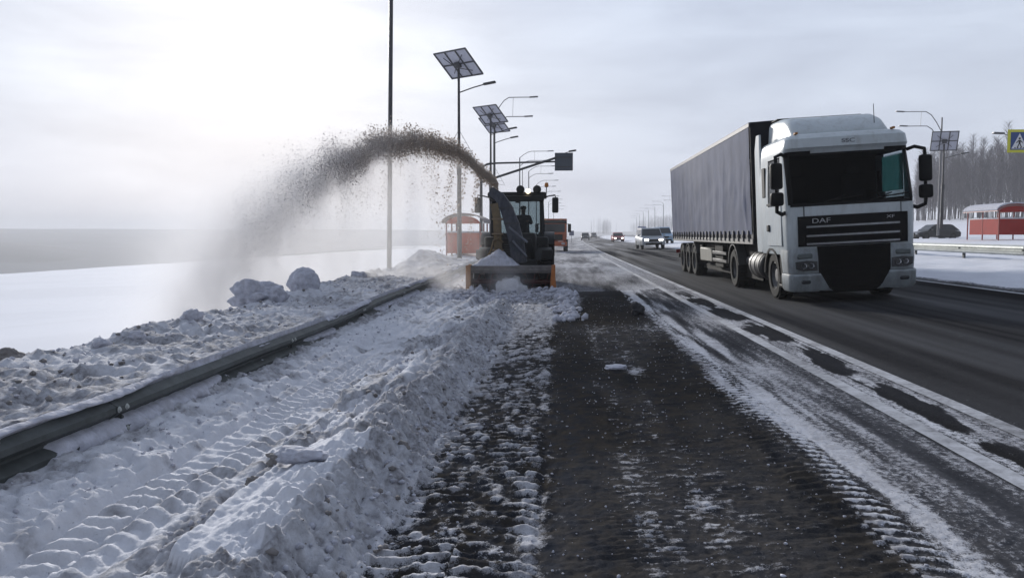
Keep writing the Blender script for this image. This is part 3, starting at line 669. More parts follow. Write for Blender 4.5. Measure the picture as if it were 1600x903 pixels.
it.box(-1.2, 1.2, .5, 2.0, 2.98, 3.02)
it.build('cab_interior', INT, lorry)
for sx in (-.62, .62):
    MB().box(sx - .26, sx + .26, 1.15, 1.65, 1.65, 1.95, .06, 2).box(sx - .25, sx + .25, 1.6, 1.78, 1.9, 2.62, .07, 2).box(sx - .14, sx + .14, 1.62, 1.74, 2.62, 2.84, .04, 2).build('seat', mat('seat_cloth', (.009, .009, .011), .95, spec=.1), lorry)
sw = MB(); sw.tube([(.62 + .23 * math.cos(a), .86 + .1 * math.sin(a), 2.05 + .2 * math.sin(a)) for a in np.linspace(0, 2 * math.pi, 25)], .018, 6, False); sw.tube([(.62, .7, 1.9), (.62, .86, 2.05)], .03, 6)
sw.build('steering_wheel', BLK, lorry)
# green curtain hanging inside the side window
cm = MB(); vs = []; nx = 14
for j in range(6):
    z = 2.90 - .72 * j / 5
    for i in range(nx): u = i / (nx - 1); vs.append((1.165 + .012 * math.sin(u * 25), .46 + 1.04 * u, z))
cm.add(vs, [(j * nx + i, j * nx + i + 1, (j + 1) * nx + i + 1, (j + 1) * nx + i) for j in range(5) for i in range(nx - 1)])
cmat = mat('green_curtain', (.15, .42, .36), .9, var=.3)
bb = cmat.node_tree.nodes['Principled BSDF']; bb.inputs['Transmission Weight'].default_value = .0
bsd = cmat.node_tree; tl = N(bsd, 'ShaderNodeBsdfTranslucent'); tl.inputs[0].default_value = (.22, .62, .53, 1); ms = N(bsd, 'ShaderNodeMixShader', ins={0: .6}); L(bsd, bb, 0, ms, 1); L(bsd, tl, 0, ms, 2); L(bsd, ms, 0, bsd.nodes['Material Output'], 0)
cm.build('curtain', cmat, lorry)
for s in (-1, 1):
    wm = MB().slab((s * 1.247, .63, 1.99), (s * 1.247, 1.54, 1.99), (s * 1.222, 1.54, 2.94), (s * 1.225, .63, 2.94), .006)
    wm.build('side_window', glass('side_glass', (.30, .33, .34) if s < 0 else (.75, .8, .8), .05, .6) if s < 0 else glass('side_glass_clear', (.85, .9, .9), .05, .6), lorry)
    d = MB(); xo = s * 1.253
    def pl(y0, y1, z0, z1): d.box(min(xo, xo + s * .014), max(xo, xo + s * .014), y0, y1, z0, z1, .004)
    pl(.50, 1.60, 1.16, 1.98); do = d.build('door', PAINTW, lorry)
    MB().box(min(xo + s * .015, xo + s * .05), max(xo + s * .015, xo + s * .05), 1.36, 1.52, 1.46, 1.60, .012).build('door_handle', BLK, do)
    MB().box(min(xo, xo + s * .02), max(xo, xo + s * .02), .50, 1.58, 2.01, 2.05, .004).build('window_trim', BLK, do)
    MB().box(min(s * 1.235, s * 1.26), max(s * 1.235, s * 1.26), 1.74, 1.98, 2.2, 2.85, .02).build('sleeper_window', BLK, lorry)
    q = MB().prism([(2.2, 1.0), (2.62, 1.0), (2.66, 1.4), (2.62, 3.3), (2.45, 3.62), (2.2, 3.62)], s * 1.19, s * 1.235, 'x'); q.build('side_deflector', PAINTW, lorry)
    # bumper corner, headlamp
    b = MB(); vs = []
    def corner(z, w, f, r):
        out = [(s * w, .62 if z < 1.0 else .70)]
        for k in range(6):
            a = math.pi / 2 * k / 5; out.append((s * (w - r + r * math.cos(a)), f + r - r * math.sin(a)))
        inn = .42 + .25 * min(1, max(0, (z - .24) / .36)) ** .6; out.append((s * inn, f - .02)); out.append((s * inn, .62)); return [(x, y, z) for x, y in out]
    lev = [(.24, 1.20, .04, .22), (.30, 1.24, .0, .22), (.56, 1.25, -.03, .22), (.60, 1.24, .0, .22)]
    rows = [corner(*l_) for l_ in lev]; m_ = len(rows[0])
    b.add([v for r_ in rows for v in r_], [(i * m_ + k, i * m_ + (k + 1) % m_, (i + 1) * m_ + (k + 1) % m_, (i + 1) * m_ + k) for i in range(3) for k in range(m_)] + [tuple(range(m_)), tuple(3 * m_ + k for k in range(m_))])
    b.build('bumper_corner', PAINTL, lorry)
    b = MB(); lev = [(.61, 1.23, .03, .24), (.80, 1.245, .02, .24), (1.0, 1.245, .03, .24), (1.10, 1.235, .06, .24)]; rows = [corner(*l_) for l_ in lev]
    b.add([v for r_ in rows for v in r_], [(i * m_ + k, i * m_ + (k + 1) % m_, (i + 1) * m_ + (k + 1) % m_, (i + 1) * m_ + k) for i in range(3) for k in range(m_)] + [tuple(range(m_)), tuple(3 * m_ + k for k in range(m_))])
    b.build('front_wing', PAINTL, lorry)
    HL = MB().prism([(s * .72, .66), (s * 1.02, .66), (s * 1.12, .70), (s * 1.13, .84), (s * .92, .86), (s * .72, .84)], -.006, .10, 'y'); ho = HL.build('headlamp', mat('lamp_housing', (.02, .022, .026), .15, var=.3), lorry)
    for hx_ in (.84, .98): MB().lathe([(.001, .03), (.03, .025), (.055, .0), (.06, -.012), (.064, 0)], (s * hx_, -.016, .755), 'y', 14).build('reflector', mat('chrome', (.65, .66, .68), .18, 1.0, var=.1), ho)
    MB().box(min(s * .8, s * 1.1), max(s * .8, s * 1.1), -.004, .05, .90, 1.0, .02).build('indicator', mat('lamp_smoke', (.10, .12, .12), .3), lorry)
    MB().box(min(s * .86, s * 1.04), max(s * .86, s * 1.04), -.045, .02, .40, .47, .02).build('fog_lamp', mat('lamp_housing', (0, 0, 0)), lorry)
    # step box behind the bumper, mud wing over the wheel
    st_ = MB().box(min(s * .8, s * 1.22), max(s * .8, s * 1.22), .62, .86, .36, 1.0, .03); st_.box(min(s * 1.0, s * 1.24), max(s * 1.0, s * 1.24), .60, .90, .30, .36, .01); st_.build('step', BLK, lorry)
    arc = [(1.45 + .62 * math.cos(a), .52 + .60 * math.sin(a)) for a in np.linspace(math.pi * .98, .05, 14)] + [(1.45 + .56 * math.cos(a), .52 + .54 * math.sin(a)) for a in np.linspace(.05, math.pi * .98, 14)]
    MB().prism(arc, s * .86, s * 1.24, 'x').build('wheel_arch', BLK, lorry)
    # mirrors on both sides
    cx = s * 1.44
    mm = MB().box(cx - .12, cx + .12, .02, .16, 2.30, 2.82, .05, 2); mo = mm.build('mirror', BLK, lorry)
    MB().box(cx - .10, cx + .10, .162, .168, 2.34, 2.78, .002).build('mirror_glass', mat('mirror_silver', (.7, .7, .72), .05, 1.0, var=0), mo)
    MB().box(cx - .13, cx + .13, .02, .16, 1.97, 2.24, .05, 2).build('mirror', BLK, lorry)
    MB().tube([(s * 1.19, .34, 2.96), (s * 1.30, .24, 3.0), (cx, .12, 2.94), (cx, .10, 2.8)], .036, 8).build('mirror_arm', BLK, lorry)
    MB().tube([(cx, .1, 2.31), (cx, .1, 2.2)], .034, 8).build('mirror_link', BLK, lorry)
    MB().tube([(cx, .1, 1.99), (cx, .12, 1.86), (s * 1.32, .2, 1.80), (s * 1.22, .28, 1.84)], .04, 8).build('mirror_arm', BLK, lorry)
# front panel, grille
front_sheet(-.93, .93, 1.74, 1.93, .012, 14, 2).build('front_panel', PAINTW, lorry)
gb = front_sheet(-1.06, 1.06, 1.14, 1.735, .022, 16, 6, .02); gr_o = gb.build('grille', BLK, lorry)
CHR = mat('slat_chrome', (.34, .35, .36), .3, .8, var=.2, dirt=.3)
for z in (1.525, 1.345, 1.185):
    front_sheet(-.90, .90, z - .018, z + .018, .038, 14, 1, .02).build('slat', CHR, gr_o)
for z in (1.44, 1.26): front_sheet(-.88, .88, z - .03, z + .03, .028, 14, 1, .012).build('slat', mat('grille_black', (.003, .003, .0035), .6, spec=.1), gr_o)
text('lettering', 'DAF', .135, CHR, gr_o, (-.62, cabf(.62, 1.62, .03), 1.635), (R(90), 0, 0), .006, 1.45)
text('lettering', 'XF', .085, CHR, gr_o, (.72, cabf(.72, 1.62, .03), 1.65), (R(90), 0, 0), .006, 1.6)
text('roof_lettering', 'SSC', .11, mat('grey_letter', (.10, .10, .12), .6), lorry, (.0, cabf(0, 3.2, .008), 3.19), (R(80), 0, 0), .003, 1.5)
lw = MB().prism([(-.70, 1.13), (-.695, .66), (-.67, .52), (-.62, .42), (-.55, .35), (-.46, .31), (.46, .31), (.55, .35), (.62, .42), (.67, .52), (.695, .66), (.70, 1.13)], -.005, .5, 'y').box(-.70, .70, .02, .4, .20, .32, .02)
for z in (.50, .64, .78, .92, 1.05): lw.box(-.60, .60, -.014, 0, z, z + .028, .004)
lw.build('lower_intake', mat('intake_black', (.003, .003, .0035), .8, spec=.1), lorry)
mat('plate', (.30, .30, .31), .5, dirt=.5)
# roof spoiler
sp = MB(); rows = []
for (y, z, w) in [(.55, 3.395, .96), (.62, 3.50, .97), (.90, 3.70, .97), (1.25, 3.82, .96), (1.8, 3.875, .96), (2.35, 3.89, .96)]:
    r_ = .16; rows.append([(-w - .03, y, 3.38), (-w, y, z - r_ if z - r_ > 3.38 else 3.385)] + [(-w + r_ - r_ * math.cos(a), y, max(3.39, z - r_ + r_ * math.sin(a))) for a in np.linspace(.3, math.pi / 2, 4)] + [(w - r_ + r_ * math.cos(a), y, max(3.39, z - r_ + r_ * math.sin(a))) for a in np.linspace(math.pi / 2, .3, 4)] + [(w, y, z - r_ if z - r_ > 3.38 else 3.385), (w + .03, y, 3.38)])
m_ = len(rows[0]); sp.add([v for r_ in rows for v in r_], [(i * m_ + k, i * m_ + k + 1, (i + 1) * m_ + k + 1, (i + 1) * m_ + k) for i in range(len(rows) - 1) for k in range(m_ - 1)] + [tuple(range(m_)), tuple((len(rows) - 1) * m_ + k for k in range(m_))])
sp.build('roof_spoiler', PAINTW, lorry)
MB().box(-.9, .9, 1.9, 2.36, 3.892, 3.91, .004).build('spoiler_trim', BLK, lorry)
for s in (-1, 1): MB().box(s * .95 - .03, s * .95 + .03, .32, .46, 3.385, 3.43, .012).build('marker_lamp', mat('amber', (.35, .14, .02), .4), lorry)
MB().tube([(.72, .7, 3.4), (.72, .73, 3.95)], .007, 5).lathe([(.001, .04), (.03, .035), (.035, 0)], (.72, .7, 3.4), 'z', 8).build('aerial', BLK, lorry)
# chassis and axles
CH = mat('chassis', (.006, .006, .007), .8, dirt=.4, dirtcol=(.016, .015, .014), spec=.15)
MB().box(-.45, -.36, .4, 6.0, .72, .98).box(.36, .45, .4, 6.0, .72, .98).box(-1.15, 1.15, .3, 2.3, .86, .98).box(-.5, .5, .5, 2.0, .5, .9).box(-.45, .45, 5.1, 5.4, .42, .62).box(-1, 1, 1.38, 1.52, .44, .56).box(-.5, .5, 4.4, 5.6, .98, 1.08).build('tractor_chassis', CH, lorry)
for s in (-1, 1):
    wheel(lorry, (s * 1.03, 1.45, .51), .51, .33, s)
    wheel(lorry, (s * .98, 5.25, .51), .51, .52, s)
    arc = [(5.25 + .64 * math.cos(a), .52 + .64 * math.sin(a)) for a in np.linspace(math.pi * .95, math.pi * .05, 14)] + [(5.25 + .60 * math.cos(a), .52 + .60 * math.sin(a)) for a in np.linspace(math.pi * .05, math.pi * .95, 14)]
    MB().prism(arc, s * .70, s * 1.26, 'x').build('rear_wing', mat('wing_grey', (.035, .035, .038), .6, dirt=.5, dirtcol=(.03, .03, .03)), lorry)
    MB().lathe([(.001, -.62), (.30, -.60), (.33, -.56), (.33, .56), (.30, .60), (.001, .62)], (s * .88, 3.15, .66), 'y', 20).build('fuel_tank', mat('tank_alloy', (.05, .05, .054), .5, .5, dirt=.6, dirtcol=(.04, .04, .038)), lorry)
    for yy in (2.75, 3.15, 3.55): MB().lathe([(.336, -.035), (.345, -.03), (.345, .03), (.336, .035)], (s * .88, yy, .66), 'y', 20).build('tank_strap', RIM, lorry)
    MB().lathe([(.001, -.3), (.13, -.27), (.13, .27), (.001, .3)], (s * .95, 4.25, .72), 'y', 14).build('air_tank', RIM, lorry)
# trailer
TY0, TY1, TZ0, TZ1, TW = 2.85, 16.15, 1.28, 3.98, 1.275
TARP = mat('tarpaulin', (.085, .102, .17), .8, var=.25, vscale=1.2, dirt=.35, dirtcol=(.075, .082, .11), bump=.15, bscale=9, spec=.15)
NAVY = mat('bulkhead_navy', (.006, .0065, .012), .7, var=.3, spec=.2)
for s in (-1, 1):
    ny, nz_ = 150, 26; mb = MB(); vs = []
    for j in range(nz_ + 1):
        v = j / nz_
        for i in range(ny + 1):
            u = i / ny; y = TY0 + .06 + (TY1 - TY0 - .12) * u
            z = TZ0 + .12 + (TZ1 - .10 - TZ0 - .12) * v
            w_ = .007 * math.sin(u * 2 * math.pi * 13 + 1.2 * mnoise.noise((u * 5, v, s))) * (.4 + .6 * (1 - v)) + .038 * (mnoise.fractal((u * 9, v * 1.6, 4.2 + s), .8, 2, 4)) * math.sin(math.pi * min(1, v * 1.1 + .03))
            w_ += .05 * math.exp(-((u - .035 - .02 * v) / .006) ** 2) * math.exp(-((v - .3) / .22) ** 2) + .035 * math.exp(-((u - .25 + .03 * v) / .005) ** 2) * sst(.0, .3, np.array(v)) * (1 - v)
            vs.append((s * (TW + .012 + w_), y, z))
    mb.add(vs, [(j * (ny + 1) + i, j * (ny + 1) + i + 1, (j + 1) * (ny + 1) + i + 1, (j + 1) * (ny + 1) + i) for j in range(nz_) for i in range(ny)])
    mb.build('side_curtain', TARP, lorry, angle=0)
    MB().box(min(s * (TW - .03), s * (TW + .02)), max(s * (TW - .03), s * (TW + .02)), TY0, TY1, TZ1 - .10, TZ1 + .01, .01).build('top_rail', mat('rail_grey', (.13, .13, .15), .5), lorry)
    MB().box(min(s * (TW - .05), s * (TW + .02)), max(s * (TW - .05), s * (TW + .02)), TY0, TY1, TZ0 - .12, TZ0 + .02, .012).build('side_rail', mat('rail_beige', (.26, .25, .23), .55, dirt=.35), lorry)
    bel = MB().box(min(s * (TW - .03), s * (TW + .005)), max(s * (TW - .03), s * (TW + .005)), TY0, TY1, TZ0 + .02, TZ0 + .16); bel.build('curtain_hem', mat('hem_dark', (.03, .03, .035), .7), lorry)
    bme = MB().box(-.006, .03, -.045, .045, -.16, .10, .004).box(-.0, .04, -.03, .03, -.06, .0, .004).mesh('buckle', mat('strap_grey', (.07, .07, .082), .6))
    for k in range(24):
        o = part('strap_buckle', bme, lorry); o.location = (s * (TW + .02), TY0 + .35 + k * .55, TZ0 + .11); o.scale.x = s
MB().box(-TW, TW, TY0 - .05, TY0 + .02, TZ0 - .12, TZ1 + .01, .02).build('front_bulkhead', NAVY, lorry)
MB().box(-TW, TW, TY1 - .02, TY1 + .06, TZ0 - .12, TZ1 + .01, .02).build('rear_doors', TARP, lorry)
mb = MB(); vs = []
for i in range(41):
    for x in np.linspace(-TW, TW, 7): vs.append((x, TY0 + (TY1 - TY0) * i / 40, TZ1 + .01 + .02 * math.cos(i * math.pi / 2.5) ** 2 * (1 - (x / TW) ** 2)))
mb.add(vs, [(i * 7 + k, i * 7 + k + 1, (i + 1) * 7 + k + 1, (i + 1) * 7 + k) for i in range(40) for k in range(6)]); mb.build('trailer_roof', TARP, lorry)
MB().box(-TW + .05, TW - .05, TY0, TY1, TZ0 - .10, TZ0).box(-.5, -.4, TY0 + .8, TY1 - .1, .82, TZ0 - .1).box(.4, .5, TY0 + .8, TY1 - .1, .82, TZ0 - .1).box(-1.1, 1.1, TY1 - .15, TY1 + .05, .48, .62).build('trailer_chassis', CH, lorry)
for k in range(3):
    ya = 11.45 + 1.31 * k
    for s in (-1, 1):
        wheel(lorry, (s * 1.06, ya, .50), .50, .38, s)
        arc = [(ya + .58 * math.cos(a), .52 + .56 * math.sin(a)) for a in np.linspace(math.pi * .85, math.pi * .15, 10)] + [(ya + .55 * math.cos(a), .52 + .53 * math.sin(a)) for a in np.linspace(math.pi * .15, math.pi * .85, 10)]
        MB().prism(arc, s * .86, s * 1.25, 'x').build('mudguard', mat('wing_grey', (0, 0, 0)), lorry)
    MB().tube([(-1, ya, .5), (1, ya, .5)], .07, 8).build('axle', CH, lorry)
for s in (-1, 1):
    MB().box(min(s * .86, s * 1.24), max(s * .86, s * 1.24), 8.3, 10.3, .56, .98, .03).build('storage_box', mat('box_beige', (.15, .145, .115), .6, dirt=.45), lorry)
    MB().box(min(s * .70, s * 1.16), max(s * .70, s * 1.16), 7.0, 8.2, .42, 1.12, .03).build('tool_box', CH, lorry)
    MB().box(min(s * .75, s * 1.15), max(s * .75, s * 1.15), 10.35, 10.85, .5, 1.1, .05).build('air_tank', CH, lorry)
    MB().box(min(s * .6, s * .75), max(s * .6, s * .75), 6.6, 6.75, .22, 1.1, .01).box(min(s * .52, s * .83), max(s * .52, s * .83), 6.5, 6.85, .19, .22).build('landing_leg', CH, lorry)
    for z in (.60, .82): MB().box(min(s * 1.2, s * 1.24), max(s * 1.2, s * 1.24), 6.2, 8.2, z, z + .09, .01).build('side_guard', mat('guard_alloy', (.05, .05, .052), .5, .3, dirt=.5, dirtcol=(.03, .03, .03)), lorry)
    MB().box(min(s * .98, s * 1.02), max(s * .98, s * 1.02), 3.1, 11.0, .28, 1.14, .01).build('underside_shade_panel', CH, lorry)  # dark panel added to stand in for the shade under the trailer
    MB().box(s * 1.08 - .09, s * 1.08 + .09, TY1 + .05, TY1 + .09, .66, .80, .01).build('tail_lamp', mat('red_lens', (.25, .01, .01), .3), lorry)
    MB().box(min(s * .85, s * 1.2), max(s * .85, s * 1.2), 14.72, 14.75, .18, .95).build('mudflap', BLK, lorry)

# ------------------------------------------------------------------ cars
def car(label, x, y, z, rz, paint, kind='saloon', lights=0, snow=False, name='parked_car', group=None):
    t = thing(name, label, 'car', (x, y, z), (0, -.02, rz), group)
    Wd, H = (.88, 1.46) if kind != 'suv' else (.95, 1.78)
    g = .22 if kind != 'suv' else .3; bl = .86 if kind != 'suv' else 1.06
    Ln = 4.4 if kind != 'suv' else 4.7
    prof = [(.02, g + .05), (-.0, g + .28), (.10, bl - .22), (.28, bl - .14), (1.05, bl), (3.7 if kind != 'suv' else Ln - .25, bl + .03), (Ln - .12, bl - .02), (Ln, bl - .22), (Ln - .02, g + .1), (Ln - .3, g)]
    rows = []
    xsn = [-1, -.93, -.75, 0, .75, .93, 1]
    def loft(prof_, m, nm, widths, shrink):
        bm = bmesh.new(); A = []
        for u, k in zip(widths, shrink):
            cy = Ln * .5; cz = sum(p[1] for p in prof_) / len(prof_)
            A.append([bm.verts.new((u, cy + (p[0] - cy) * k, cz + (p[1] - cz) * (1 - (1 - k) * 1.4))) for p in prof_])
        for a, b in zip(A[:-1], A[1:]):
            for k in range(len(prof_)): k2 = (k + 1) % len(prof_); bm.faces.new((a[k], a[k2], b[k2], b[k]))
        bm.faces.new(A[0]); bm.faces.new(list(reversed(A[-1])))
        bmesh.ops.recalc_face_normals(bm, faces=bm.faces); me = bpy.data.meshes.new(nm); bm.to_mesh(me); bm.free()
        me.polygons.foreach_set('use_smooth', [True] * len(me.polygons)); me.set_sharp_from_angle(angle=R(40)); me.materials.append(m); return part(nm, me, t)
    loft(prof, paint, 'body', [-Wd, -Wd * .97, -Wd * .8, 0, Wd * .8, Wd * .97, Wd], [.93, .975, .995, 1, .995, .975, .93])
    if kind == 'saloon': gh = [(1.05, bl - .01), (1.75, H - .06), (1.95, H - .01), (2.9, H), (3.2, H - .05), (3.95, bl + .02)]
    elif kind == 'suv': gh = [(1.15, bl - .01), (1.75, H - .08), (1.95, H - .01), (4.2, H), (4.35, H - .04), (4.6, bl + .02)]
    else: gh = [(1.05, bl - .01), (1.75, H - .06), (1.95, H), (3.3, H), (3.6, H - .06), (4.25, bl + .02)]
    mb = MB(); k_ = .80; n = len(gh)
    lo = lambda p: Wd * (.93 if p[1] < bl + .1 else k_)
    vs = [(-lo(p), p[0], p[1]) for p in gh] + [(lo(p), p[0], p[1]) for p in gh]
    mb.add(vs, [tuple(range(n)), tuple(range(2 * n - 1, n - 1, -1))] + [(k, (k + 1) % n, n + (k + 1) % n, n + k) for k in range(n)]); mb.build('cabin', paint, t, 25)
    GC = mat('car_glass', (.02, .024, .03), .08, var=.1)
    def inset(a, b, wa, wb, f=.012):
        return MB().slab((-wa, a[0] - f, a[1]), (wa, a[0] - f, a[1]), (wb, b[0] - f, b[1]), (-wb, b[0] - f, b[1]), .01)
    def lerp(p, q, s): return (p[0] + (q[0] - p[0]) * s, p[1] + (q[1] - p[1]) * s)
    inset(lerp(gh[0], gh[1], .10), lerp(gh[0], gh[1], .95), Wd * .86, Wd * .74).build('windscreen', GC, t)
    i = n - 2; inset(lerp(gh[n - 1], gh[i], .12), lerp(gh[n - 1], gh[i], .9), Wd * .84, Wd * .72, -.012).build('rear_window', GC, t)
    for s in (-1, 1):
        q = [lerp(gh[0], gh[1], .18), lerp(gh[0], gh[1], .88), lerp(gh[n - 1], gh[n - 2], .86), lerp(gh[n - 1], gh[n - 2], .18)]
        q[0] = (q[0][0] + .2, q[0][1]); q[1] = (q[1][0] + .1, q[1][1]); q[2] = (q[2][0] - .06, q[2][1]); q[3] = (q[3][0] - .25, q[3][1])
        f = lambda p: s * (Wd * (.93 - .13 * (p[1] - bl) / (H - bl)) + .006)
        mid = (q[0][0] + q[3][0]) / 2
        for (a, b, c, d) in ((q[0], (mid - .04, q[0][1]), (mid - .04, q[1][1]), q[1]), ((mid + .04, q[0][1]), q[3], q[2], (mid + .04, q[1][1]))):
            MB().slab((f(a), a[0], a[1]), (f(b), b[0], b[1]), (f(c), c[0], c[1]), (f(d), d[0], d[1]), .006 * -s).build('side_window', GC, t)
        HLm = mat('lit_headlamp', (.8, .8, .8), .2, emit=(1, .96, .88, 9.0)) if lights else mat('headlamp', (.45, .46, .48), .15, var=.2)
        MB().box(s * Wd * .62 - .16, s * Wd * .62 + .16, .02, .22, bl - .36, bl - .22, .03).build('headlamp', HLm, t)
        MB().box(s * Wd * .78 - .1, s * Wd * .78 + .1, Ln - .12, Ln + .01, bl - .32, bl - .12, .02).build('tail_lamp', mat('red_lens', (.25, .01, .01), .3), t)
        MB().box(s * (Wd + .10) - .10, s * (Wd + .10) + .10, 1.30, 1.40, bl + .03, bl + .17, .03).build('mirror', paint, t)
        for ya in (.85, Ln - .85): wheel(t, (s * (Wd - .10), ya, .33 if kind != 'suv' else .37), .33 if kind != 'suv' else .37, .21, s, seg=18)
    MB().box(-Wd * .42, Wd * .42, -.012, .06, bl - .40, bl - .24, .012).box(-Wd * .7, Wd * .7, -.02, .06, g + .06, g + .22, .01).build('grille', BLK, t)
    MB().box(-.26, .26, -.03, -.015, g + .24, g + .35).build('number_plate', mat('plate', (0, 0, 0)), t)
    return t
carp = lambda n, c, d=.3: mat('paint_' + n, c, .3, var=.12, vscale=2, dirt=d, dirtcol=(.2, .195, .19))
p = at(1461, 376, 78); car('black hatchback standing on the far carriageway near the red shelter', p.x - 2.1, p.y, .80, R(-80), carp('black', (.006, .006, .008), .02), 'hatch', 0)
p = at(1022, 384, 66); car('white oncoming car just behind the trailer of the lorry', p.x, p.y, gz(p.x - .06, p.y) , R(2), carp('white', (.34, .36, .39)), 'suv', 1, name='oncoming_car')
p = at(1033, 383, 82); car('pale blue car following the white car behind the lorry', p.x + .4, p.y, gz(p.x - .1, p.y), R(2), carp('pale_blue', (.20, .36, .52)), 'suv', 0, name='oncoming_car')
p = at(967, 376, 125); car('red oncoming car with lit headlamps far down the road', p.x, p.y, gz(p.x - .6, p.y), R(1), carp('red', (.32, .02, .025), .1), 'saloon', 1, name='oncoming_car')
p = at(915, 373, 190); car('dark grey offroad car far down the road nearest the shoulder', p.x, p.y, gz(p.x - 1.9, p.y), 0, carp('dark', (.025, .028, .03), .2), 'suv', 0, name='oncoming_car')
p = at(928, 370, 260); car('faint grey car farthest away on the misty road', p.x, p.y, gz(p.x - 4, p.y), 0, carp('grey', (.12, .125, .13)), 'suv', 0, name='oncoming_car')

# ------------------------------------------------------------------ snow blower tractor
BX, BY = -1.36, 22.6; BZ = -.40
ORG = mat('blower_orange', (.48, .15, .025), .5, var=.3, vscale=5, dirt=.35, dirtcol=(.25, .2, .16))
TAN = mat('blower_tan', (.40, .19, .075), .6, var=.35, vscale=5, dirt=.3)
STL = mat('dark_steel', (.055, .058, .068), .5, .4, var=.4, vscale=5, dirt=.3)
RED = mat('auger_red', (.10, .022, .02), .6, var=.4, dirt=.3)
TBL = mat('tractor_black', (.008, .0085, .009), .5, var=.3, dirt=.15, dirtcol=(.03, .03, .03), spec=.3)
bt = thing('snow_blower_tractor', 'black cabbed tractor pushing an orange auger snow blower on the shoulder', 'snow blower', (BX, BY, BZ))
shell = [(.78, .04), (.86, .2), (.86, .62), (.74, .80), (.10, .86), (.10, .84), (.72, .77), (.82, .60), (.82, .22), (.75, .06), (.2, .03), (.2, .0), (.7, .0)]
MB().prism(shell, -1.17, 1.17, 'x').build('auger_housing', STL, bt)
MB().box(-1.17, 1.17, -.02, .12, .64, .86, .02).box(-1.17, 1.17, -.05, -.015, .70, .74, .01).build('top_beam', mat('snowy_steel', (.17, .155, .15), .8, var=.4, vscale=8, dirt=.2), bt)
MB().prism([(-.10, .0), (.8, .0), (.88, .2), (.86, .75), (.3, .88), (-.02, .88)], -1.23, -1.18, 'x').box(-1.30, -1.16, -.13, -.06, .02, .86, .015).build('side_plate', TAN, bt)
MB().prism([(-.10, .0), (.8, .0), (.88, .2), (.86, .75), (.3, .88), (-.02, .88)], 1.18, 1.23, 'x').prism([(1.07, .02), (1.28, .02), (1.26, .30), (1.19, .88), (1.13, .88)], -.13, -.07, 'y').build('side_plate', ORG, bt)
MB().tube([(-1.17, .36, .38), (1.17, .36, .38)], .07, 12).build('auger_shaft', RED, bt)
for s in (-1, 1):
    mb = MB(); vs = []; n = 60
    for i in range(n + 1):
        a = i / n * 2 * math.pi * 2.3 * s; x = s * (1.15 - .85 * i / n)
        for r_ in (.20, .33): vs.append((x, .36 + r_ * math.cos(a), .38 + r_ * math.sin(a)))
        for r_ in (.33, .20): vs.append((x + s * .02, .36 + r_ * math.cos(a), .38 + r_ * math.sin(a)))
    mb.add(vs, [(i * 4 + k, i * 4 + (k + 1) % 4, i * 4 + 4 + (k + 1) % 4, i * 4 + 4 + k) for i in range(n) for k in range(4)]); mb.build('auger_flight', RED, bt)
MB().lathe([(.30, .8), (.38, .8), (.42, .84), (.42, 1.05), (.001, 1.05)], (-.35, 0, .5), 'y', 20).build('impeller_drum', STL, bt)
CHU = mat('chute_steel', (.045, .052, .070), .5, .4, var=.5, vscale=6, dirt=.5, dirtcol=(.15, .15, .17))
path = [(.18, .75, .92), (.10, .72, 1.5), (-.04, .70, 2.05), (-.20, .68, 2.5), (-.40, .66, 2.82), (-.66, .64, 3.0)]
rect = lambda w, d: [(-d, -w), (d, -w), (d, w), (-d, w)]
MB().sweep([rect(.22, .2), rect(.21, .2), rect(.20, .2), rect(.18, .19), rect(.15, .18), rect(.12, .17)], path, side=Vector((0, 1, 0))).build('chute', CHU, bt)
for k in (1, 2, 3): q = Vector(path[k]); MB().sweep(rect(.245 - k * .014, .23), [q - Vector((.0, 0, .025)), q + Vector((0, 0, .025))], side=Vector((0, 1, 0))).build('chute_rib', STL, bt)
YEL = mat('yellow_duct', (.17, .115, .05), .6, var=.5, vscale=6, dirt=.5, dirtcol=(.10, .085, .07))
MB().sweep(rect(.11, .13), [(-.42, .62, .95), (-.44, .60, 1.6), (-.46, .58, 2.2), (-.54, .58, 2.62)], side=Vector((0, 1, 0))).build('chute_guide', YEL, bt)
for z in (1.25, 1.72, 2.15): MB().box(-.60, -.28, .42, .76, z, z + .05, .01).build('guide_collar', mat('collar_tan', (.20, .14, .08), .6, dirt=.4), bt)
MB().tube([(-.75, .5, 1.05), (-.62, .45, 1.3), (-.55, .42, 1.55), (-.40, .42, 1.62), (-.28, .45, 1.5)], .03, 8).build('hydraulic_hose', YEL, bt)
MB().tube([(-.12, .5, 1.95), (.42, .55, 1.5)], .035, 8).tube([(.0, .45, 1.55), (.40, .5, 1.1)], .03, 8).build('hydraulic_ram', mat('ram_grey', (.16, .17, .20), .4, .5), bt)
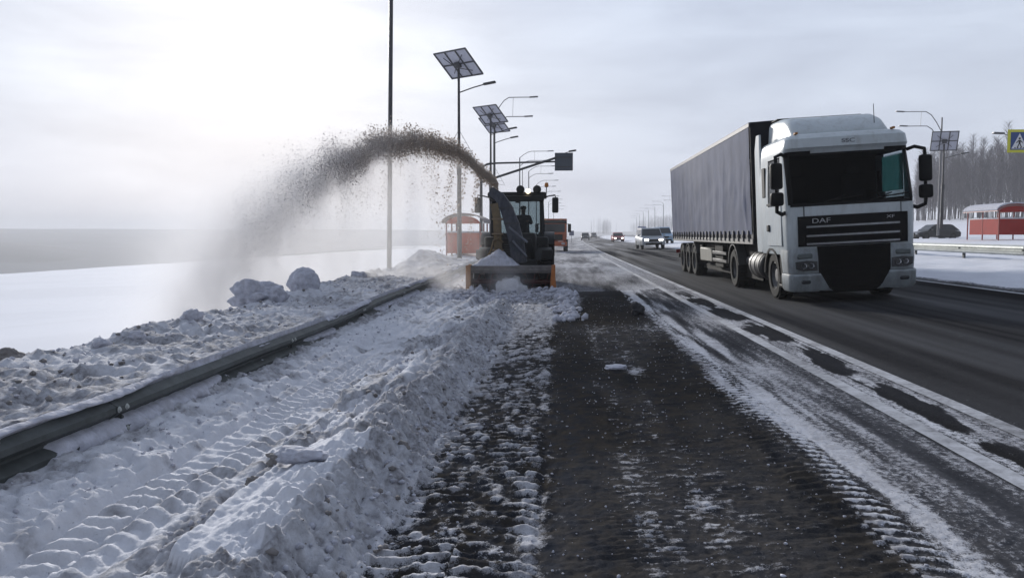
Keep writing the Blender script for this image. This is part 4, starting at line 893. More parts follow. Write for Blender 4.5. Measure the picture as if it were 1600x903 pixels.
# tractor body
MB().box(-.62, .64, 1.5, 2.55, .95, 1.78, .10, 2).box(-.50, .52, 1.42, 1.52, 1.0, 1.62, .03).box(-.98, 1.0, 2.2, 2.55, .9, 1.66, .06, 2).build('bonnet', TBL, bt)
gm = MB()
for z in np.arange(1.06, 1.46, .07): gm.box(-.34, .36, 1.41, 1.45, z, z + .03)
gm.build('radiator_grille', STL, bt)
MB().box(-.4, .4, 1.2, 4.0, .55, 1.0, .04).box(-.7, .7, 1.1, 1.3, .7, 1.0, .03).box(-1.0, 1.0, 1.85, 2.0, .55, .68).box(-1.0, 1.0, 3.55, 3.75, .65, .85).build('frame', TBL, bt)
for s in (-1, 1):
    wheel(bt, (s * .86, 1.95, .62), .62, .42, s, ORG, 30, 18); wheel(bt, (s * .92, 3.65, .84), .84, .5, s, ORG, 34, 20)
    arc = [(1.95 + .72 * math.cos(a), .64 + .70 * math.sin(a)) for a in np.linspace(math.pi * .85, math.pi * .1, 12)] + [(1.95 + .67 * math.cos(a), .64 + .65 * math.sin(a)) for a in np.linspace(math.pi * .1, math.pi * .85, 12)]
    MB().prism(arc, s * .62, s * 1.10, 'x').build('front_fender', TBL, bt)
    arc = [(3.65 + .97 * math.cos(a), .86 + .96 * math.sin(a)) for a in np.linspace(math.pi * .8, math.pi * .05, 12)] + [(3.65 + .91 * math.cos(a), .86 + .90 * math.sin(a)) for a in np.linspace(math.pi * .05, math.pi * .8, 12)]
    MB().prism(arc, s * .66, s * 1.18, 'x').build('rear_fender', TBL, bt)
    MB().prism([(.85, .45), (1.3, .42), (2.6, 1.28), (2.6, 1.5), (2.35, 1.5), (1.2, .72), (.85, .75)], s * .60, s * .72, 'x').build('lift_arm', TBL, bt)
    MB().box(s * .98 - .17, s * .98 + .17, 1.25, 1.45, .98, 1.28, .03).build('side_box', TBL, bt)
# cab
cabm = MB()
for s in (-1, 1):
    cabm.tube([(s * .80, 2.55, 1.35), (s * .76, 2.72, 2.92)], [.055, .05], 6).tube([(s * .82, 3.25, 1.35), (s * .78, 3.3, 2.92)], .04, 6).tube([(s * .82, 4.0, 1.5), (s * .76, 3.95, 2.92)], .055, 6)
cabm.box(-.84, .84, 2.5, 4.05, 1.28, 1.42, .03).box(-.84, .84, 3.95, 4.05, 1.4, 1.75, .02).box(-.82, .82, 2.52, 2.58, 1.4, 1.62, .02)
cabm.build('cab_frame', TBL, bt)
MB().box(-.92, .92, 2.55, 4.15, 2.90, 3.06, .05, 2).box(-.86, .86, 2.48, 2.62, 2.76, 2.95, .03).build('cab_roof', TBL, bt)
CG = glass('cab_glass', (.66, .70, .71), .05, .4)
MB().slab((-.76, 2.56, 1.6), (.76, 2.56, 1.6), (.72, 2.70, 2.80), (-.72, 2.70, 2.80), .006).build('windscreen', CG, bt)
MB().slab((-.76, 4.0, 1.75), (.76, 4.0, 1.75), (.72, 3.96, 2.88), (-.72, 3.96, 2.88), .006).build('rear_window', CG, bt)
for s in (-1, 1):
    MB().slab((s * .815, 2.65, 1.45), (s * .82, 3.95, 1.5), (s * .775, 3.92, 2.88), (s * .765, 2.75, 2.88), .006).build('door_glass', CG, bt)
    MB().tube([(s * .85, 2.6, 2.88), (s * 1.0, 2.45, 2.92), (s * 1.20, 2.40, 2.95), (s * 1.22, 2.40, 2.86)], .022, 6).build('mirror_arm', TBL, bt)
    MB().box(s * 1.21 - .10, s * 1.21 + .10, 2.36, 2.46, 2.40, 2.88, .04, 2).build('mirror', TBL, bt)
for lx in (.12, .64):
    o = MB().lathe([(.001, .10), (.08, .09), (.13, .03), (.13, -.04), (.11, -.05), (.001, -.04)], (lx, 2.52, 3.13), 'y', 16).tube([(lx, 2.55, 3.0), (lx, 2.55, 3.06)], .02, 6).build('work_lamp', TBL, bt)
o = MB().lathe([(.001, -.05), (.06, -.04), (.075, 0), (.06, .05), (.001, .06)], (.36, 2.50, 3.08), 'y', 14).build('lit_lamp', mat('warm_lamp', (.9, .8, .6), .3, emit=(1, .80, .52, 6.0)), bt)
MB().tube([(.92, 2.75, 2.98), (.93, 2.75, 3.22)], .014, 6).build('beacon_stalk', TBL, bt)
MB().lathe([(.001, .13), (.05, .12), (.065, .06), (.065, 0), (.04, -.02), (.001, -.02)], (.93, 2.75, 3.23), 'z', 12).build('beacon', mat('beacon_amber', (.55, .20, .03), .3), bt)
MB().tube([(.14, 3.6, 3.05), (.13, 3.65, 3.85)], .010, 5).build('aerial', TBL, bt)
MB().box(-.30, .34, 3.35, 3.75, 1.42, 1.78, .05, 2).box(-.26, .34, 3.72, 3.86, 1.75, 2.35, .05, 2).build('seat', INT, bt)
MB().tube([(.18 + .18 * math.cos(a), 2.95 + .06 * math.sin(a), 2.05 + .17 * math.sin(a)) for a in np.linspace(0, 2 * math.pi, 21)], .016, 6, False).tube([(.18, 2.75, 1.5), (.18, 2.95, 2.05)], .03, 6).build('steering_wheel', TBL, bt)
MB().box(-.05, .07, 2.66, 2.72, 2.72, 2.79, .01).build('rear_view_mirror', TBL, bt)

# operator, one continuous skinned body
def person(label, loc):
    me = bpy.data.meshes.new('person'); J = {}; E = []; V = []; RD = []
    def j(n, p, r, to=None):
        J[n] = len(V); V.append(p); RD.append(r)
        if to is not None: E.append((J[to], J[n]))
    j('pelvis', (0, .0, .10), (.16, .13)); j('waist', (0, .02, .28), (.15, .12), 'pelvis'); j('chest', (0, .0, .48), (.19, .13), 'waist'); j('neck', (0, -.01, .64), (.065, .065), 'chest')
    j('jaw', (0, -.05, .72), (.075, .085), 'neck'); j('head', (0, -.03, .80), (.085, .10), 'jaw'); j('crown', (0, -.02, .89), (.06, .075), 'head')
    for s in (-1, 1):
        a = str(s)
        j('sh' + a, (s * .20, 0, .57), (.075, .075), 'chest'); j('el' + a, (s * .27, -.17, .36), (.055, .055), 'sh' + a); j('wr' + a, (s * .17, -.42, .42), (.038, .034), 'el' + a); j('ha' + a, (s * .155, -.50, .44), (.042, .028), 'wr' + a)
        for q, (dx, ln) in enumerate(((-.028, .055), (-.010, .065), (.010, .06), (.027, .045))):
            j('f%d' % q + a, (s * .155 + dx, -.54, .455), (.010, .010), 'ha' + a); j('g%d' % q + a, (s * .155 + dx, -.55, .455 - ln * .6), (.009, .009), 'f%d' % q + a)
        j('th' + a, (s * .12, -.49, .405), (.012, .012), 'ha' + a)
        j('hip' + a, (s * .10, -.03, .09), (.11, .10), 'pelvis'); j('kn' + a, (s * .16, -.46, .14), (.075, .075), 'hip' + a); j('an' + a, (s * .16, -.52, -.26), (.05, .05), 'kn' + a); j('to' + a, (s * .17, -.68, -.30), (.045, .035), 'an' + a)
    me.from_pydata(V, E, []); o = bpy.data.objects.new('person', me); COL.objects.link(o)
    sk = o.modifiers.new('skin', 'SKIN'); sk.use_smooth_shade = True
    for i, r_ in enumerate(RD): me.skin_vertices[0].data[i].radius = r_; me.skin_vertices[0].data[i].use_root = (i == 0)
    o.modifiers.new('sub', 'SUBSURF').render_levels = 2; o.modifiers['sub'].levels = 1
    dg = bpy.context.evaluated_depsgraph_get(); m2 = bpy.data.meshes.new_from_object(o.evaluated_get(dg)); bpy.data.objects.remove(o)
    o = bpy.data.objects.new('person', m2); COL.objects.link(o); m2.materials.clear(); m2.materials.append(mat('dark_jacket', (.02, .023, .035), .9, var=.3))
    m2.materials.append(mat('skin', (.33, .20, .15), .6))
    for pl_ in m2.polygons:
        c = pl_.center; pl_.material_index = 1 if (c.z > .66 or c.y < -.465 and c.z > .3) else 0
        pl_.use_smooth = True
    o.location = loc; tag(o, label, 'person')
    MB().ball((0, -.02, .865), .108, 2, (.95, 1.05, .72)).build('cap', mat('dark_cap', (.012, .012, .014), .9), o)
    hd = MB()
    for s in (-1, 1): hd.ball((s * .033, -.128, .80), .012, 1).ball((s * .088, -.03, .78), .02, 1, (.4, .8, 1.3))
    hd.ball((0, -.145, .765), .018, 1, (.7, 1, 1.2)).ball((0, -.128, .722), .022, 1, (1.1, .4, .3)); hd.build('face', mat('skin', (0, 0, 0)), o)
    return o
person('operator in dark jacket and cap sitting behind the tractor windscreen', (BX + .17, BY + 3.42, BZ + 1.72))
# snow lying on and in the blower
hp = MB(); vs = []; n = 40
for j in range(n + 1):
    for i in range(n + 1):
        x = -1.15 + 1.35 * i / n; y = -.02 + .80 * j / n
        h = min((x + 1.15) / .75, (.2 - x) / .58, 1); h = max(0, h) * .46 * math.exp(-((y - .36) / .34) ** 4) * (1 + .0)
        vs.append((x, y, .845 + max(0, h + .05 * (mnoise.fractal((x * 6, y * 6, 1), .8, 2, 3))) * (0 if i in (0, n) or j in (0, n) else 1)))
hp.add(vs, [(j * (n + 1) + i, j * (n + 1) + i + 1, (j + 1) * (n + 1) + i + 1, (j + 1) * (n + 1) + i) for j in range(n) for i in range(n)])
vs = [(v[0], v[1], .842) for v in vs]; hp.add(vs, [((j + 1) * (n + 1) + i, (j + 1) * (n + 1) + i + 1, j * (n + 1) + i + 1, j * (n + 1) + i) for j in range(n) for i in range(n)])
o = hp.build('snow_heap', SNOWM, angle=0); o.location = (BX, BY, BZ); tag(o, 'pointed heap of grey snow lying on top of the blower housing', 'snow heap')
mo = lump_mesh(91, 4, .3, (.5, .4, .5)); o = mo.build('snow_pile', mat('fresh_snow', (.78, .79, .83), .9, bump=.4), angle=0); o.location = (BX - .05, BY + .10, BZ + .06); tag(o, 'white snow boiling up in the mouth of the blower', 'snow pile')

# ------------------------------------------------------------------ orange lorry behind the tractor
ot = thing('maintenance_lorry', 'dirty orange road maintenance lorry standing behind the snow blower tractor', 'lorry', (-.62, 72, gz(-.5, 72) - .02))
OR2 = mat('lorry_orange', (.46, .095, .02), .55, var=.25, vscale=3, dirt=.45, dirtcol=(.14, .11, .10))
MB().box(-1.2, 1.2, .05, 1.9, .95, 2.75, .14, 3).build('cab', OR2, ot)
MB().box(-1.05, 1.05, .005, .05, 1.75, 2.5, .04).build('windscreen', mat('car_glass', (0, 0, 0)), ot)
MB().box(-.85, .85, .0, .05, 1.05, 1.55, .03).build('grille', BLK, ot)
MB().box(-1.25, 1.25, -.12, .25, .5, .92, .05).build('bumper', OR2, ot)
MB().box(-1.2, 1.2, 2.2, 6.8, 1.2, 2.6, .06).box(-1.25, 1.25, 2.15, 2.3, 1.2, 3.0, .04).build('tipper_body', OR2, ot)
MB().box(-.45, .45, .5, 6.8, .6, 1.2).build('chassis', CH, ot)
MB().box(-1.0, 1.0, .6, 1.1, 2.75, 2.84, .02).build('light_bar', BLK, ot)
MB().box(-1.22, 1.22, .02, 1.5, 2.52, 2.80, .08, 2).build('roof_cap', TBL, ot)
for s in (-1, 1):
    for ya in (1.2, 5.0): wheel(ot, (s * 1.14, ya, .56), .56, .40, s, seg=20)
    MB().box(s * .9 - .15, s * .9 + .15, -.14, -.1, .64, .82, .02).build('headlamp', mat('headlamp', (0, 0, 0)), ot)
    MB().box(s * 1.46 - .15, s * 1.46 + .15, .1, .2, 1.75, 2.5, .03).build('mirror', BLK, ot)
    MB().tube([(s * 1.2, .2, 2.5), (s * 1.42, .15, 2.5), (s * 1.42, .15, 2.35)], .025, 6).build('mirror_arm', BLK, ot)
    MB().lathe([(.001, .16), (.05, .15), (.07, .05), (.07, 0)], (s * .7, .85, 2.84), 'z', 10).build('beacon', mat('beacon_amber', (0, 0, 0)), ot)

# ------------------------------------------------------------------ poles, lamps, signs
PG = mat('pole_grey', (.045, .045, .05), .55, .3, var=.25, vscale=2)
PL = mat('pole_galv', (.17, .17, .18), .5, .4, var=.2, vscale=2)
CELL = mat('solar_cell', (.03, .035, .055), .25, var=.25)
BACK = mat('panel_back', (.55, .56, .64), .6, var=.15)
FRM = mat('panel_frame', (.05, .052, .06), .5)
def lamp_head(mb, p, d, l=.6):
    p = Vector(p); d = Vector(d).normalized(); s = d.cross(Vector((0, 0, 1))).normalized(); u = s.cross(d)
    M_ = Matrix((( *s, 0), (*d, 0), (*u, 0), (0, 0, 0, 1))).transposed(); M_.translation = p
    mb.box(-.13, .13, 0, l, -.05, .05, .04, 2, M_); return mb
def solar_lamp(label, x, y, z0, h, yaw, tilt, group=None, wire=True, size=1.0):
    t = thing('solar_street_lamp', label, 'street lamp', (x, y, z0), (0, 0, 0), group)
    MB().tube([(0, 0, -.3), (0, 0, h * .48), (0, 0, h * .5), (0, 0, h)], [.12, .10, .075, .06], 10).build('pole', PG, t)
    MB().box(-.11, .11, -.09, .09, h * .44, h * .50, .02).build('junction_box', PG, t)
    pr = bpy.data.objects.new('solar_panel', MB().box(-1.0 * size, 1.0 * size, -.80 * size, .80 * size, -.02, .02).mesh('solar_panel', CELL)); COL.objects.link(pr); pr.parent = t
    pr.location = (0, 0, h + .25); pr.rotation_euler = (tilt, 0, yaw)
    S_ = size
    f = MB()
    for x_ in (-1.0, -.33, .34, 1.0): f.box(x_ * S_ - .03, x_ * S_ + .03, -.83 * S_, .83 * S_, -.07, -.021)
    for y_ in (-.81, 0, .81): f.box(-1.02 * S_, 1.02 * S_, y_ * S_ - .03, y_ * S_ + .03, -.075, -.024)
    f.box(-.16, .16, -.16, .16, -.16, -.078, .02)
    for sx in (-1, 1): f.tube([(0, 0, -.3), (sx * .6 * S_, .5 * S_, -.075)], .02, 5).tube([(0, 0, -.3), (sx * .6 * S_, -.5 * S_, -.075)], .02, 5)
    f.build('panel_frame', FRM, pr)
    for a in range(3):
        for b in range(2):
            x0 = (-.97, -.30, .37)[a] * S_; MB().box(x0, x0 + .60 * S_, (-.78 + .81 * b) * S_, (-.78 + .81 * b + .75) * S_, -.028, -.0205).build('panel_back', BACK, pr)
    ah = h - 1.15
    MB().tube([(0, 0, ah), (.7, -.1, ah + .22), (1.25, -.15, ah + .36)], .03, 7).build('arm', PG, t)
    lamp_head(MB(), (1.2, -.15, ah + .36), (1, -.1, .16), .62).build('lamp_head', PG, t)
    if wire:
        w = MB(); zb = h * .50; zt = zb + 1.55
        for s in (-1, 1):
            w.tube([(s * .06, 0, zt), (s * .95, 0, zb)], .010, 4).tube([(s * .06, 0, zb), (s * .95, 0, zb)], .010, 4)
            for k in range(1, 6): u = k / 6; w.tube([(s * (.06 + .89 * u), 0, zt - 1.55 * u), (s * (.06 + .55 * u), 0, zt - 1.55 * u)], .008, 4)
        w.build('wire_frame', PL, t)
    return t
def mast(label, x, y, z0, h, arms, m=PL, r=(.10, .06), name='street_lamp', group=None, lean=0):
    """arms: list of (attach z, reach x, rise, thickness)"""
    t = thing(name, label, 'street lamp', (x, y, z0), (0, -lean, 0), group)
    MB().tube([(0, 0, -.3), (0, 0, h * .5), (0, 0, h)], [r[0], (r[0] + r[1]) / 2, r[1]], 10).build('pole', m, t)
    for (az, rx, rise) in arms:
        pts = [(rx * (1 - math.cos(a)) if False else rx * u, 0, az + rise * math.sin(min(1, u * 2.2) * math.pi / 2)) for u, a in zip(np.linspace(0, 1, 8), np.linspace(0, 1, 8))]
        MB().tube(pts, .035, 6).build('arm', m, t)
        lamp_head(MB(), pts[-1], (1 if rx > 0 else -1, 0, .05), .7).build('lamp_head', m, t)
    if len(arms) == 2:
        (a0, r0, s0), (a1, r1, s1) = arms; MB().tube([(r0 * .55, 0, a0 + s0), (r1 * .62, 0, a1 + s1)], .014, 5).build('brace', m, t)
    return t
p = at(608, 420, 27.3); mast('tall bare grey pole rising from the snow bank out through the spray', p.x, p.y, gz(p.x, p.y) , 11.2, [(11.1, 2.0, .5)], mat('pole_mid', (.07, .07, .078), .5, .3), (.085, .065), lean=-.018)
YW, TL = R(-14), R(-42)
p = at(718, 404, 39); solar_lamp('nearest solar street lamp with a tilted panel in front of the orange shelter', p.x, p.y, p.z, 9.15, R(-35), R(-37))
p = at(767, 392, 55); solar_lamp('solar street lamp standing right behind the spray with its panel above the chute', p.x, p.y, p.z, 9.05, R(-35), R(-37))
p = at(773, 390, 61); solar_lamp('third solar street lamp whose panel is half hidden by the one before it', p.x, p.y, p.z, 9.2, R(-35), R(-37), wire=False)
p = at(772, 390, 64); mast('double armed street lamp behind the solar panels on the shoulder', p.x, p.y, p.z, 10.6, [(10.5, 2.8, 1.5), (9.2, 2.4, 1.3)])
# cantilever road sign seen from behind
p = at(752, 395, 52); cs = thing('cantilever_sign', 'square road sign seen from behind on a long cantilever arm over the tractor', 'road sign', (p.x, p.y, p.z))
hx2 = at(881, 250, 52).x - p.x
MB().tube([(0, 0, -.2), (0, 0, 5.2), (.10, 0, 5.55), (.4, 0, 5.72), (1.0, 0, 5.78), (hx2 - .5, 0, 5.86)], [.11, .09, .08, .07, .06, .055], 8).build('mast', PG, cs)
MB().tube([(.0, -.02, 4.55), (hx2 - .5, -.06, 6.1)], .075, 8).build('strut', PG, cs)
so_ = MB().box(hx2 - .58, hx2 + .58, -.02, .02, 5.28, 6.42, .01).build('sign_plate', mat('sign_back', (.055, .068, .09), .5, .3, var=.15), cs)
MB().box(hx2 - .5, hx2 + .5, -.05, -.021, 5.5, 5.56).box(hx2 - .5, hx2 + .5, -.05, -.021, 6.1, 6.16).build('bracket', PG, cs)
lamp_head(MB(), (hx2 + .30, 0, 6.5), (1, 0, .15), .5).tube([(hx2, 0, 6.38), (hx2 + .35, 0, 6.5)], .02, 6).build('sign_lamp', PG, cs)
# far lamps along the left side
for Y, px in ((88, 812), (108, 826), (135, 838), (170, 849), (210, 857), (260, 865)):
    x = at(px, 366, Y).x; o = mast('faint double armed street lamp far along the shoulder side of the road', x, Y, gz(x - float(curve(np.array(float(Y)))), Y) if x < 9 else 0, 9.6, [(9.6, 3.0, .7), (8.7, 2.6, .6)], group='far street lamps along the shoulder')
# right side
p = at(1466, 352, 70); mast('curved double armed street lamp on the far verge next to the solar panel', p.x, p.y, 1.5, 9.6, [(8.4, -3.1, 1.7), (7.3, -2.8, 1.6)])
p = at(1471, 345, 66); st = solar_lamp('solar street lamp on the far verge beside the curved double lamp', p.x, p.y, p.z - .3, 6.35, R(-12), R(-66), wire=False, size=.95)
for Y in (118, 152, 186, 220, 254, 288, 322, 360, 400, 450):
    x = 29.5 + float(curve(np.array(float(Y)))) - 1.0
    mast('faint street lamp far along the opposite carriageway', x, Y, .8, 10, [(10, -3.0, .8), (9.1, -2.6, .6)], r=(.12, .08), group='far street lamps beyond the opposite carriageway')
# pedestrian crossing sign over the far carriageway
p = at(1591, 221, 44); ps = thing('crossing_sign', 'yellow bordered blue pedestrian crossing sign hanging over the far carriageway', 'road sign', (p.x + 5.5, 44, .95))
zc = p.z - .95
MB().tube([(0, 0, -.3), (0, 0, zc - 1), (-.15, 0, zc - .1), (-.8, 0, zc + .25), (-5.4, 0, zc + .25)], [.14, .11, .10, .09, .06], 8).build('mast', PL, ps)
MB().box(-6.1, -4.9, -.11, -.085, zc - .6, zc + .6, .02).build('backing_board', mat('sign_yellow', (.72, .70, .05), .5, var=.08), ps)
MB().box(-5.95, -5.05, -.116, -.1105, zc - .46, zc + .46, .002).build('blue_panel', mat('sign_blue', (.015, .06, .22), .45, var=.08), ps)
WS = mat('sign_white', (.75, .76, .78), .5, var=.06)
MB().prism([(-5.90, zc - .40), (-5.10, zc - .40), (-5.5, zc + .40)], -.122, -.1165, 'y').build('white_triangle', WS, ps)
fg = MB(); fx = -5.5; fz = zc - .14
fg.prism([(fx + .055 * math.cos(a), fz + .27 + .055 * math.sin(a)) for a in np.linspace(0, 2 * math.pi, 12)[:-1]], -.128, -.1225, 'y')
fg.prism([(fx - .05, fz + .19), (fx + .06, fz + .19), (fx + .05, fz), (fx - .04, fz)], -.128, -.1225, 'y')
for q in ([(fx - .04, fz), (fx + .01, fz), (fx - .08, fz - .22), (fx - .14, fz - .22)], [(fx, fz), (fx + .05, fz), (fx + .14, fz - .2), (fx + .09, fz - .22)], [(fx - .05, fz + .18), (fx - .04, fz + .13), (fx - .15, fz + .02), (fx - .17, fz + .06)], [(fx + .05, fz + .18), (fx + .05, fz + .12), (fx + .15, fz + .03), (fx + .17, fz + .07)]): fg.prism(q, -.128, -.1225, 'y')
for k in range(4): fg.prism([(fx - .27 + k * .15, zc - .38), (fx - .19 + k * .15, zc - .38), (fx - .20 + k * .13 + .02, zc - .33), (fx - .26 + k * .14 + .02, zc - .33)], -.128, -.1225, 'y')
fg.build('pedestrian_symbol', mat('sign_black', (.015, .015, .016), .5), ps)
lamp_head(MB(), (-6.3, -.1, zc + .40), (-1, 0, .05), .55).tube([(-5.9, 0, zc + .25), (-6.35, -.05, zc + .42)], .025, 6).build('sign_lamp', PL, ps)
# small far sign on the shoulder
p = at(893, 366, 150); fs_ = thing('traffic_sign', 'small square road sign on a thin post far down the shoulder', 'road sign', (p.x, p.y, gz(p.x - 1, 150)))
MB().box(-.45, .45, -.02, .02, 1.3, 2.2).build('sign_plate', mat('sign_grey_blue', (.14, .15, .22), .5), fs_); MB().tube([(0, .05, -.2), (0, .05, 2.1)], .04, 6).build('post', PL, fs_)
p = at(1003, 355, 300)
fs_ = thing('traffic_sign', 'blue road sign far away below the misty tree belt', 'road sign', (p.x, 300, 1.2)); MB().box(-1.5, 1.5, -.03, .03, 1.6, 3.0).build('sign_plate', mat('sign_blue', (0, 0, 0)), fs_)
MB().tube([(-1, .1, -.2), (-1, .1, 2.9)], .06, 6).build('post', PL, fs_); MB().tube([(1, .1, -.2), (1, .1, 2.9)], .06, 6).build('post', PL, fs_)

# ------------------------------------------------------------------ bus shelters
def shelter(label, x, y, z, L_, W_, redm, roofm, openside, snowroof):
    t = thing('bus_shelter', label, 'bus shelter', (x, y, z)); hw = W_ / 2
    pm = mat('shelter_post', (.24, .02, .014), .5, var=.2, spec=.2)
    for sx in (-1, 1):
        for yy in (0, L_ / 2, L_): MB().box(sx * hw - .04, sx * hw + .04, yy - .04, yy + .04, -.1, 2.1, .01).build('post', pm, t)
    n = 16; prof = []
    for r_ in (0, .05):
        ang = np.linspace(math.pi, 0, n); pts = [((hw + .22 + r_) * math.cos(a), 2.08 + (.52 + r_) * math.sin(a)) for a in ang]; prof += pts if r_ == 0 else pts[::-1]
    MB().prism(prof, -.25, L_ + .25, 'y').build('roof', roofm, t)
    MB().prism([(hw * math.cos(a), 2.04 + .44 * math.sin(a)) for a in np.linspace(math.pi, 0, 14)], -.03, .03, 'y').build('end_gable', redm, t)
    if snowroof:
        ang = np.linspace(math.pi * .96, math.pi * .04, n); pp = [((hw + .29) * math.cos(a), 2.085 + .575 * math.sin(a)) for a in ang] + [((hw + .32) * math.cos(a), 2.10 + .66 * math.sin(a) ** .8) for a in ang[::-1]]
        MB().prism(pp, -.22, L_ + .22, 'y').build('roof_snow', SNOWM, t)
    for (x0, x1, y0, y1) in ((-hw + .045, hw - .045, -.025, .025), (openside * hw - .025, openside * hw + .025, .05, L_ - .05), (-openside * hw - .025, -openside * hw + .025, .05, L_ - .35)):
        MB().box(x0, x1, y0, y1, .34, 1.52, .01).build('wall_panel', redm, t)
        MB().box(x0 - .015, x1 + .015, y0 - .015, y1 + .015, 1.522, 1.60, .02).build('ledge', mat('ledge_white', (.62, .62, .65), .8), t)
    MB().box(min(openside * hw * .35, openside * hw * .85), max(openside * hw * .35, openside * hw * .85), .5, L_ - .5, .44, .49, .01).build('bench', pm, t)
    return t
p = at(1575, 374, 62); shelter('bright red bus shelter with a snowy arched roof across the road', p.x + .45, 62, p.z, 4.6, 2.3, mat('shelter_red', (.30, .010, .006), .6, var=.2, vscale=2, spec=.12), mat('roof_red', (.22, .05, .04), .6), 1, True)
p = at(724, 405, 46); shelter('orange red bus shelter with a brown arched roof behind the spray', p.x, 46, p.z, 4.5, 1.95, mat('shelter_orange', (.50, .065, .022), .6, var=.25, vscale=2, spec=.15), mat('roof_brown', (.20, .16, .15), .7, var=.3), -1, False)

# ------------------------------------------------------------------ trees
BARK = mat('bark_grey', (.16, .15, .16), .9, var=.5, vscale=3)
TWIG = mat('twigs', (.17, .16, .175), .9, var=.3)
def tree_meshes(seed, h=14, nb=62, tw=7, seg=3):
    r = random.Random(seed); tk = MB(); br = MB(); pts = []; x = y = 0
    for i in range(7): pts.append((x, y, h * i / 6)); x += r.uniform(-.16, .16); y += r.uniform(-.16, .16)
    tk.tube(pts, [.085 * (1 - i / 6.6) + .012 for i in range(7)], 6)
    def P(zf):
        k = min(5, int(zf * 6)); f = zf * 6 - k; return Vector(pts[k]).lerp(Vector(pts[k + 1]), f)
    for i in range(nb):
        zf = .12 + .86 * ((i + r.random()) / nb) ** .75; a = r.random() * 6.28; l = (1 - zf) * 3.6 * r.uniform(.6, 1.1) + .7
        p = P(min(zf, .98)); d = Vector((math.cos(a) * .62, math.sin(a) * .62, .8)).normalized(); q = p + d * l * .55; e = q + (d + Vector((0, 0, .5))).normalized() * l * .5
        br.tube([p, q, e], [.035 * (1.1 - zf) + .014, .018, .007], seg, False)
        for k in range(tw):
            u = r.uniform(.3, 1); s0 = p.lerp(q, u * 1.5) if u < .66 else q.lerp(e, (u - .66) * 3); a2 = r.random() * 6.28
            d2 = (d + Vector((math.cos(a2), math.sin(a2), r.uniform(.0, .9))) * .8).normalized(); br.tube([s0, s0 + d2 * r.uniform(.4, 1.0)], [.012, .006], 3, False)
    return tk.mesh('trunk', BARK), br.mesh('branches', TWIG)
TM = [tree_meshes(100 + k, 13 + (k % 4) * .8) for k in range(7)]
r = random.Random(5); placed = 0
spots = []
while placed < 230:
    x = r.uniform(74, 98); Y = r.uniform(112, 235); px = VX + FPX * x / Y * .985
    if px < 1405 or px > 1660: continue
    if any((x - a) ** 2 + (Y - b) ** 2 < 1.3 for a, b in spots): continue
    spots.append((x, Y)); placed += 1
for i, (x, Y) in enumerate(spots):
    t = thing('bare_tree', 'slim bare grey tree in the dense winter tree belt beyond the shelter', 'tree', (x, Y, gz(x - float(curve(np.array(Y))), Y) - .1), (0, 0, r.random() * 6.28), 'bare trees of the belt beyond the shelter')
    s = r.uniform(.78, 1.08); t.scale = (s, s, s); tk, br = TM[i % 7]
    part('trunk', tk, t); part('branches', br, t)
# the belt runs on beside the road into the mist: too many and too faint to count
def far_wood(name, pts, seed):
    r = random.Random(seed); V = []; F = []
    src = []
    for k in range(4):
        tk, br = tree_meshes(300 + k, 14, 22, 3); m = MB()
        for me in (tk, br): m.add([v.co[:] for v in me.vertices], [tuple(f.vertices) for f in me.polygons])
        v = np.array(m.v); v[:, :2] *= 1.0; src.append((v, m.f))
    off = 0
    for i, (x, y, z, s) in enumerate(pts):
        v, f = src[i % 4]; a = r.random() * 6.28; c, sn = math.cos(a), math.sin(a)
        q = np.stack([(v[:, 0] * c - v[:, 1] * sn) * s + x, (v[:, 0] * sn + v[:, 1] * c) * s + y, v[:, 2] * s + z], 1)
        V += q.tolist(); F += [tuple(k + off for k in ff) for ff in f]; off += len(v)
    me = bpy.data.meshes.new(name); me.from_pydata(V, [], F); me.materials.append(TWIG); o = bpy.data.objects.new(name, me); COL.objects.link(o); return tag(o, kind='stuff')
pts = []
for i in range(520):
    Y = 240 + 900 * r.random() ** 1.2; x = r.uniform(76, 112); hh = .62 + .55 * float(fbm(np.array(Y * .012), np.array(1.), 5, 3)) + .1 * r.random()
    pts.append((x + float(curve(np.array(Y))) * .2, Y, gz(x, Y) - .3, hh))
for i in range(40): pts.append((r.gauss(43, 5), r.uniform(760, 800), 1.5, r.uniform(.7, 1.15)))
far_wood('distant_wood', pts, 9)

# ------------------------------------------------------------------ the spray of snow
SY = 23.25
ax_ = [-14.0, -12.6, -12.2, -11.6, -10.9, -10.1, -9.2, -7.9, -6.6, -5.47, -4.55, -3.6, -2.88, -2.2, -1.75]
az_ = [-5.0, -3.0, -1.9, -.77, .34, 1.17, 1.85, 2.6, 3.32, 3.8, 3.98, 3.90, 3.62, 3.10, 2.62]
aw_ = [3.0, 2.9, 2.7, 2.4, 2.0, 1.6, 1.2, .78, .52, .36, .30, .26, .22, .16, .12]
def clump_mat():
    m = mat('spray_clumps', (.50, .45, .41), .9, var=.4, vscale=3); t = m.node_tree
    ge = N(t, 'ShaderNodeNewGeometry'); sx = N(t, 'ShaderNodeSeparateXYZ'); L(t, ge, 'Position', sx, 0)
    f = ramp(t, math_(t, 'ADD', math_(t, 'MULTIPLY', sx.outputs[0], .1), 1.0), [(.25, 0.0), (.62, 1.0)])
    c = mixc(t, f, (.72, .71, .725), (.66, .57, .48)); b = t.nodes['Principled BSDF']; t.links.new(c, b.inputs['Base Color'])
    tl = N(t, 'ShaderNodeBsdfTranslucent'); t.links.new(c, tl.inputs[0]); ms = N(t, 'ShaderNodeMixShader', ins={0: .7}); L(t, b, 0, ms, 1); L(t, tl, 0, ms, 2); L(t, ms, 0, t.nodes['Material Output'], 0); return m
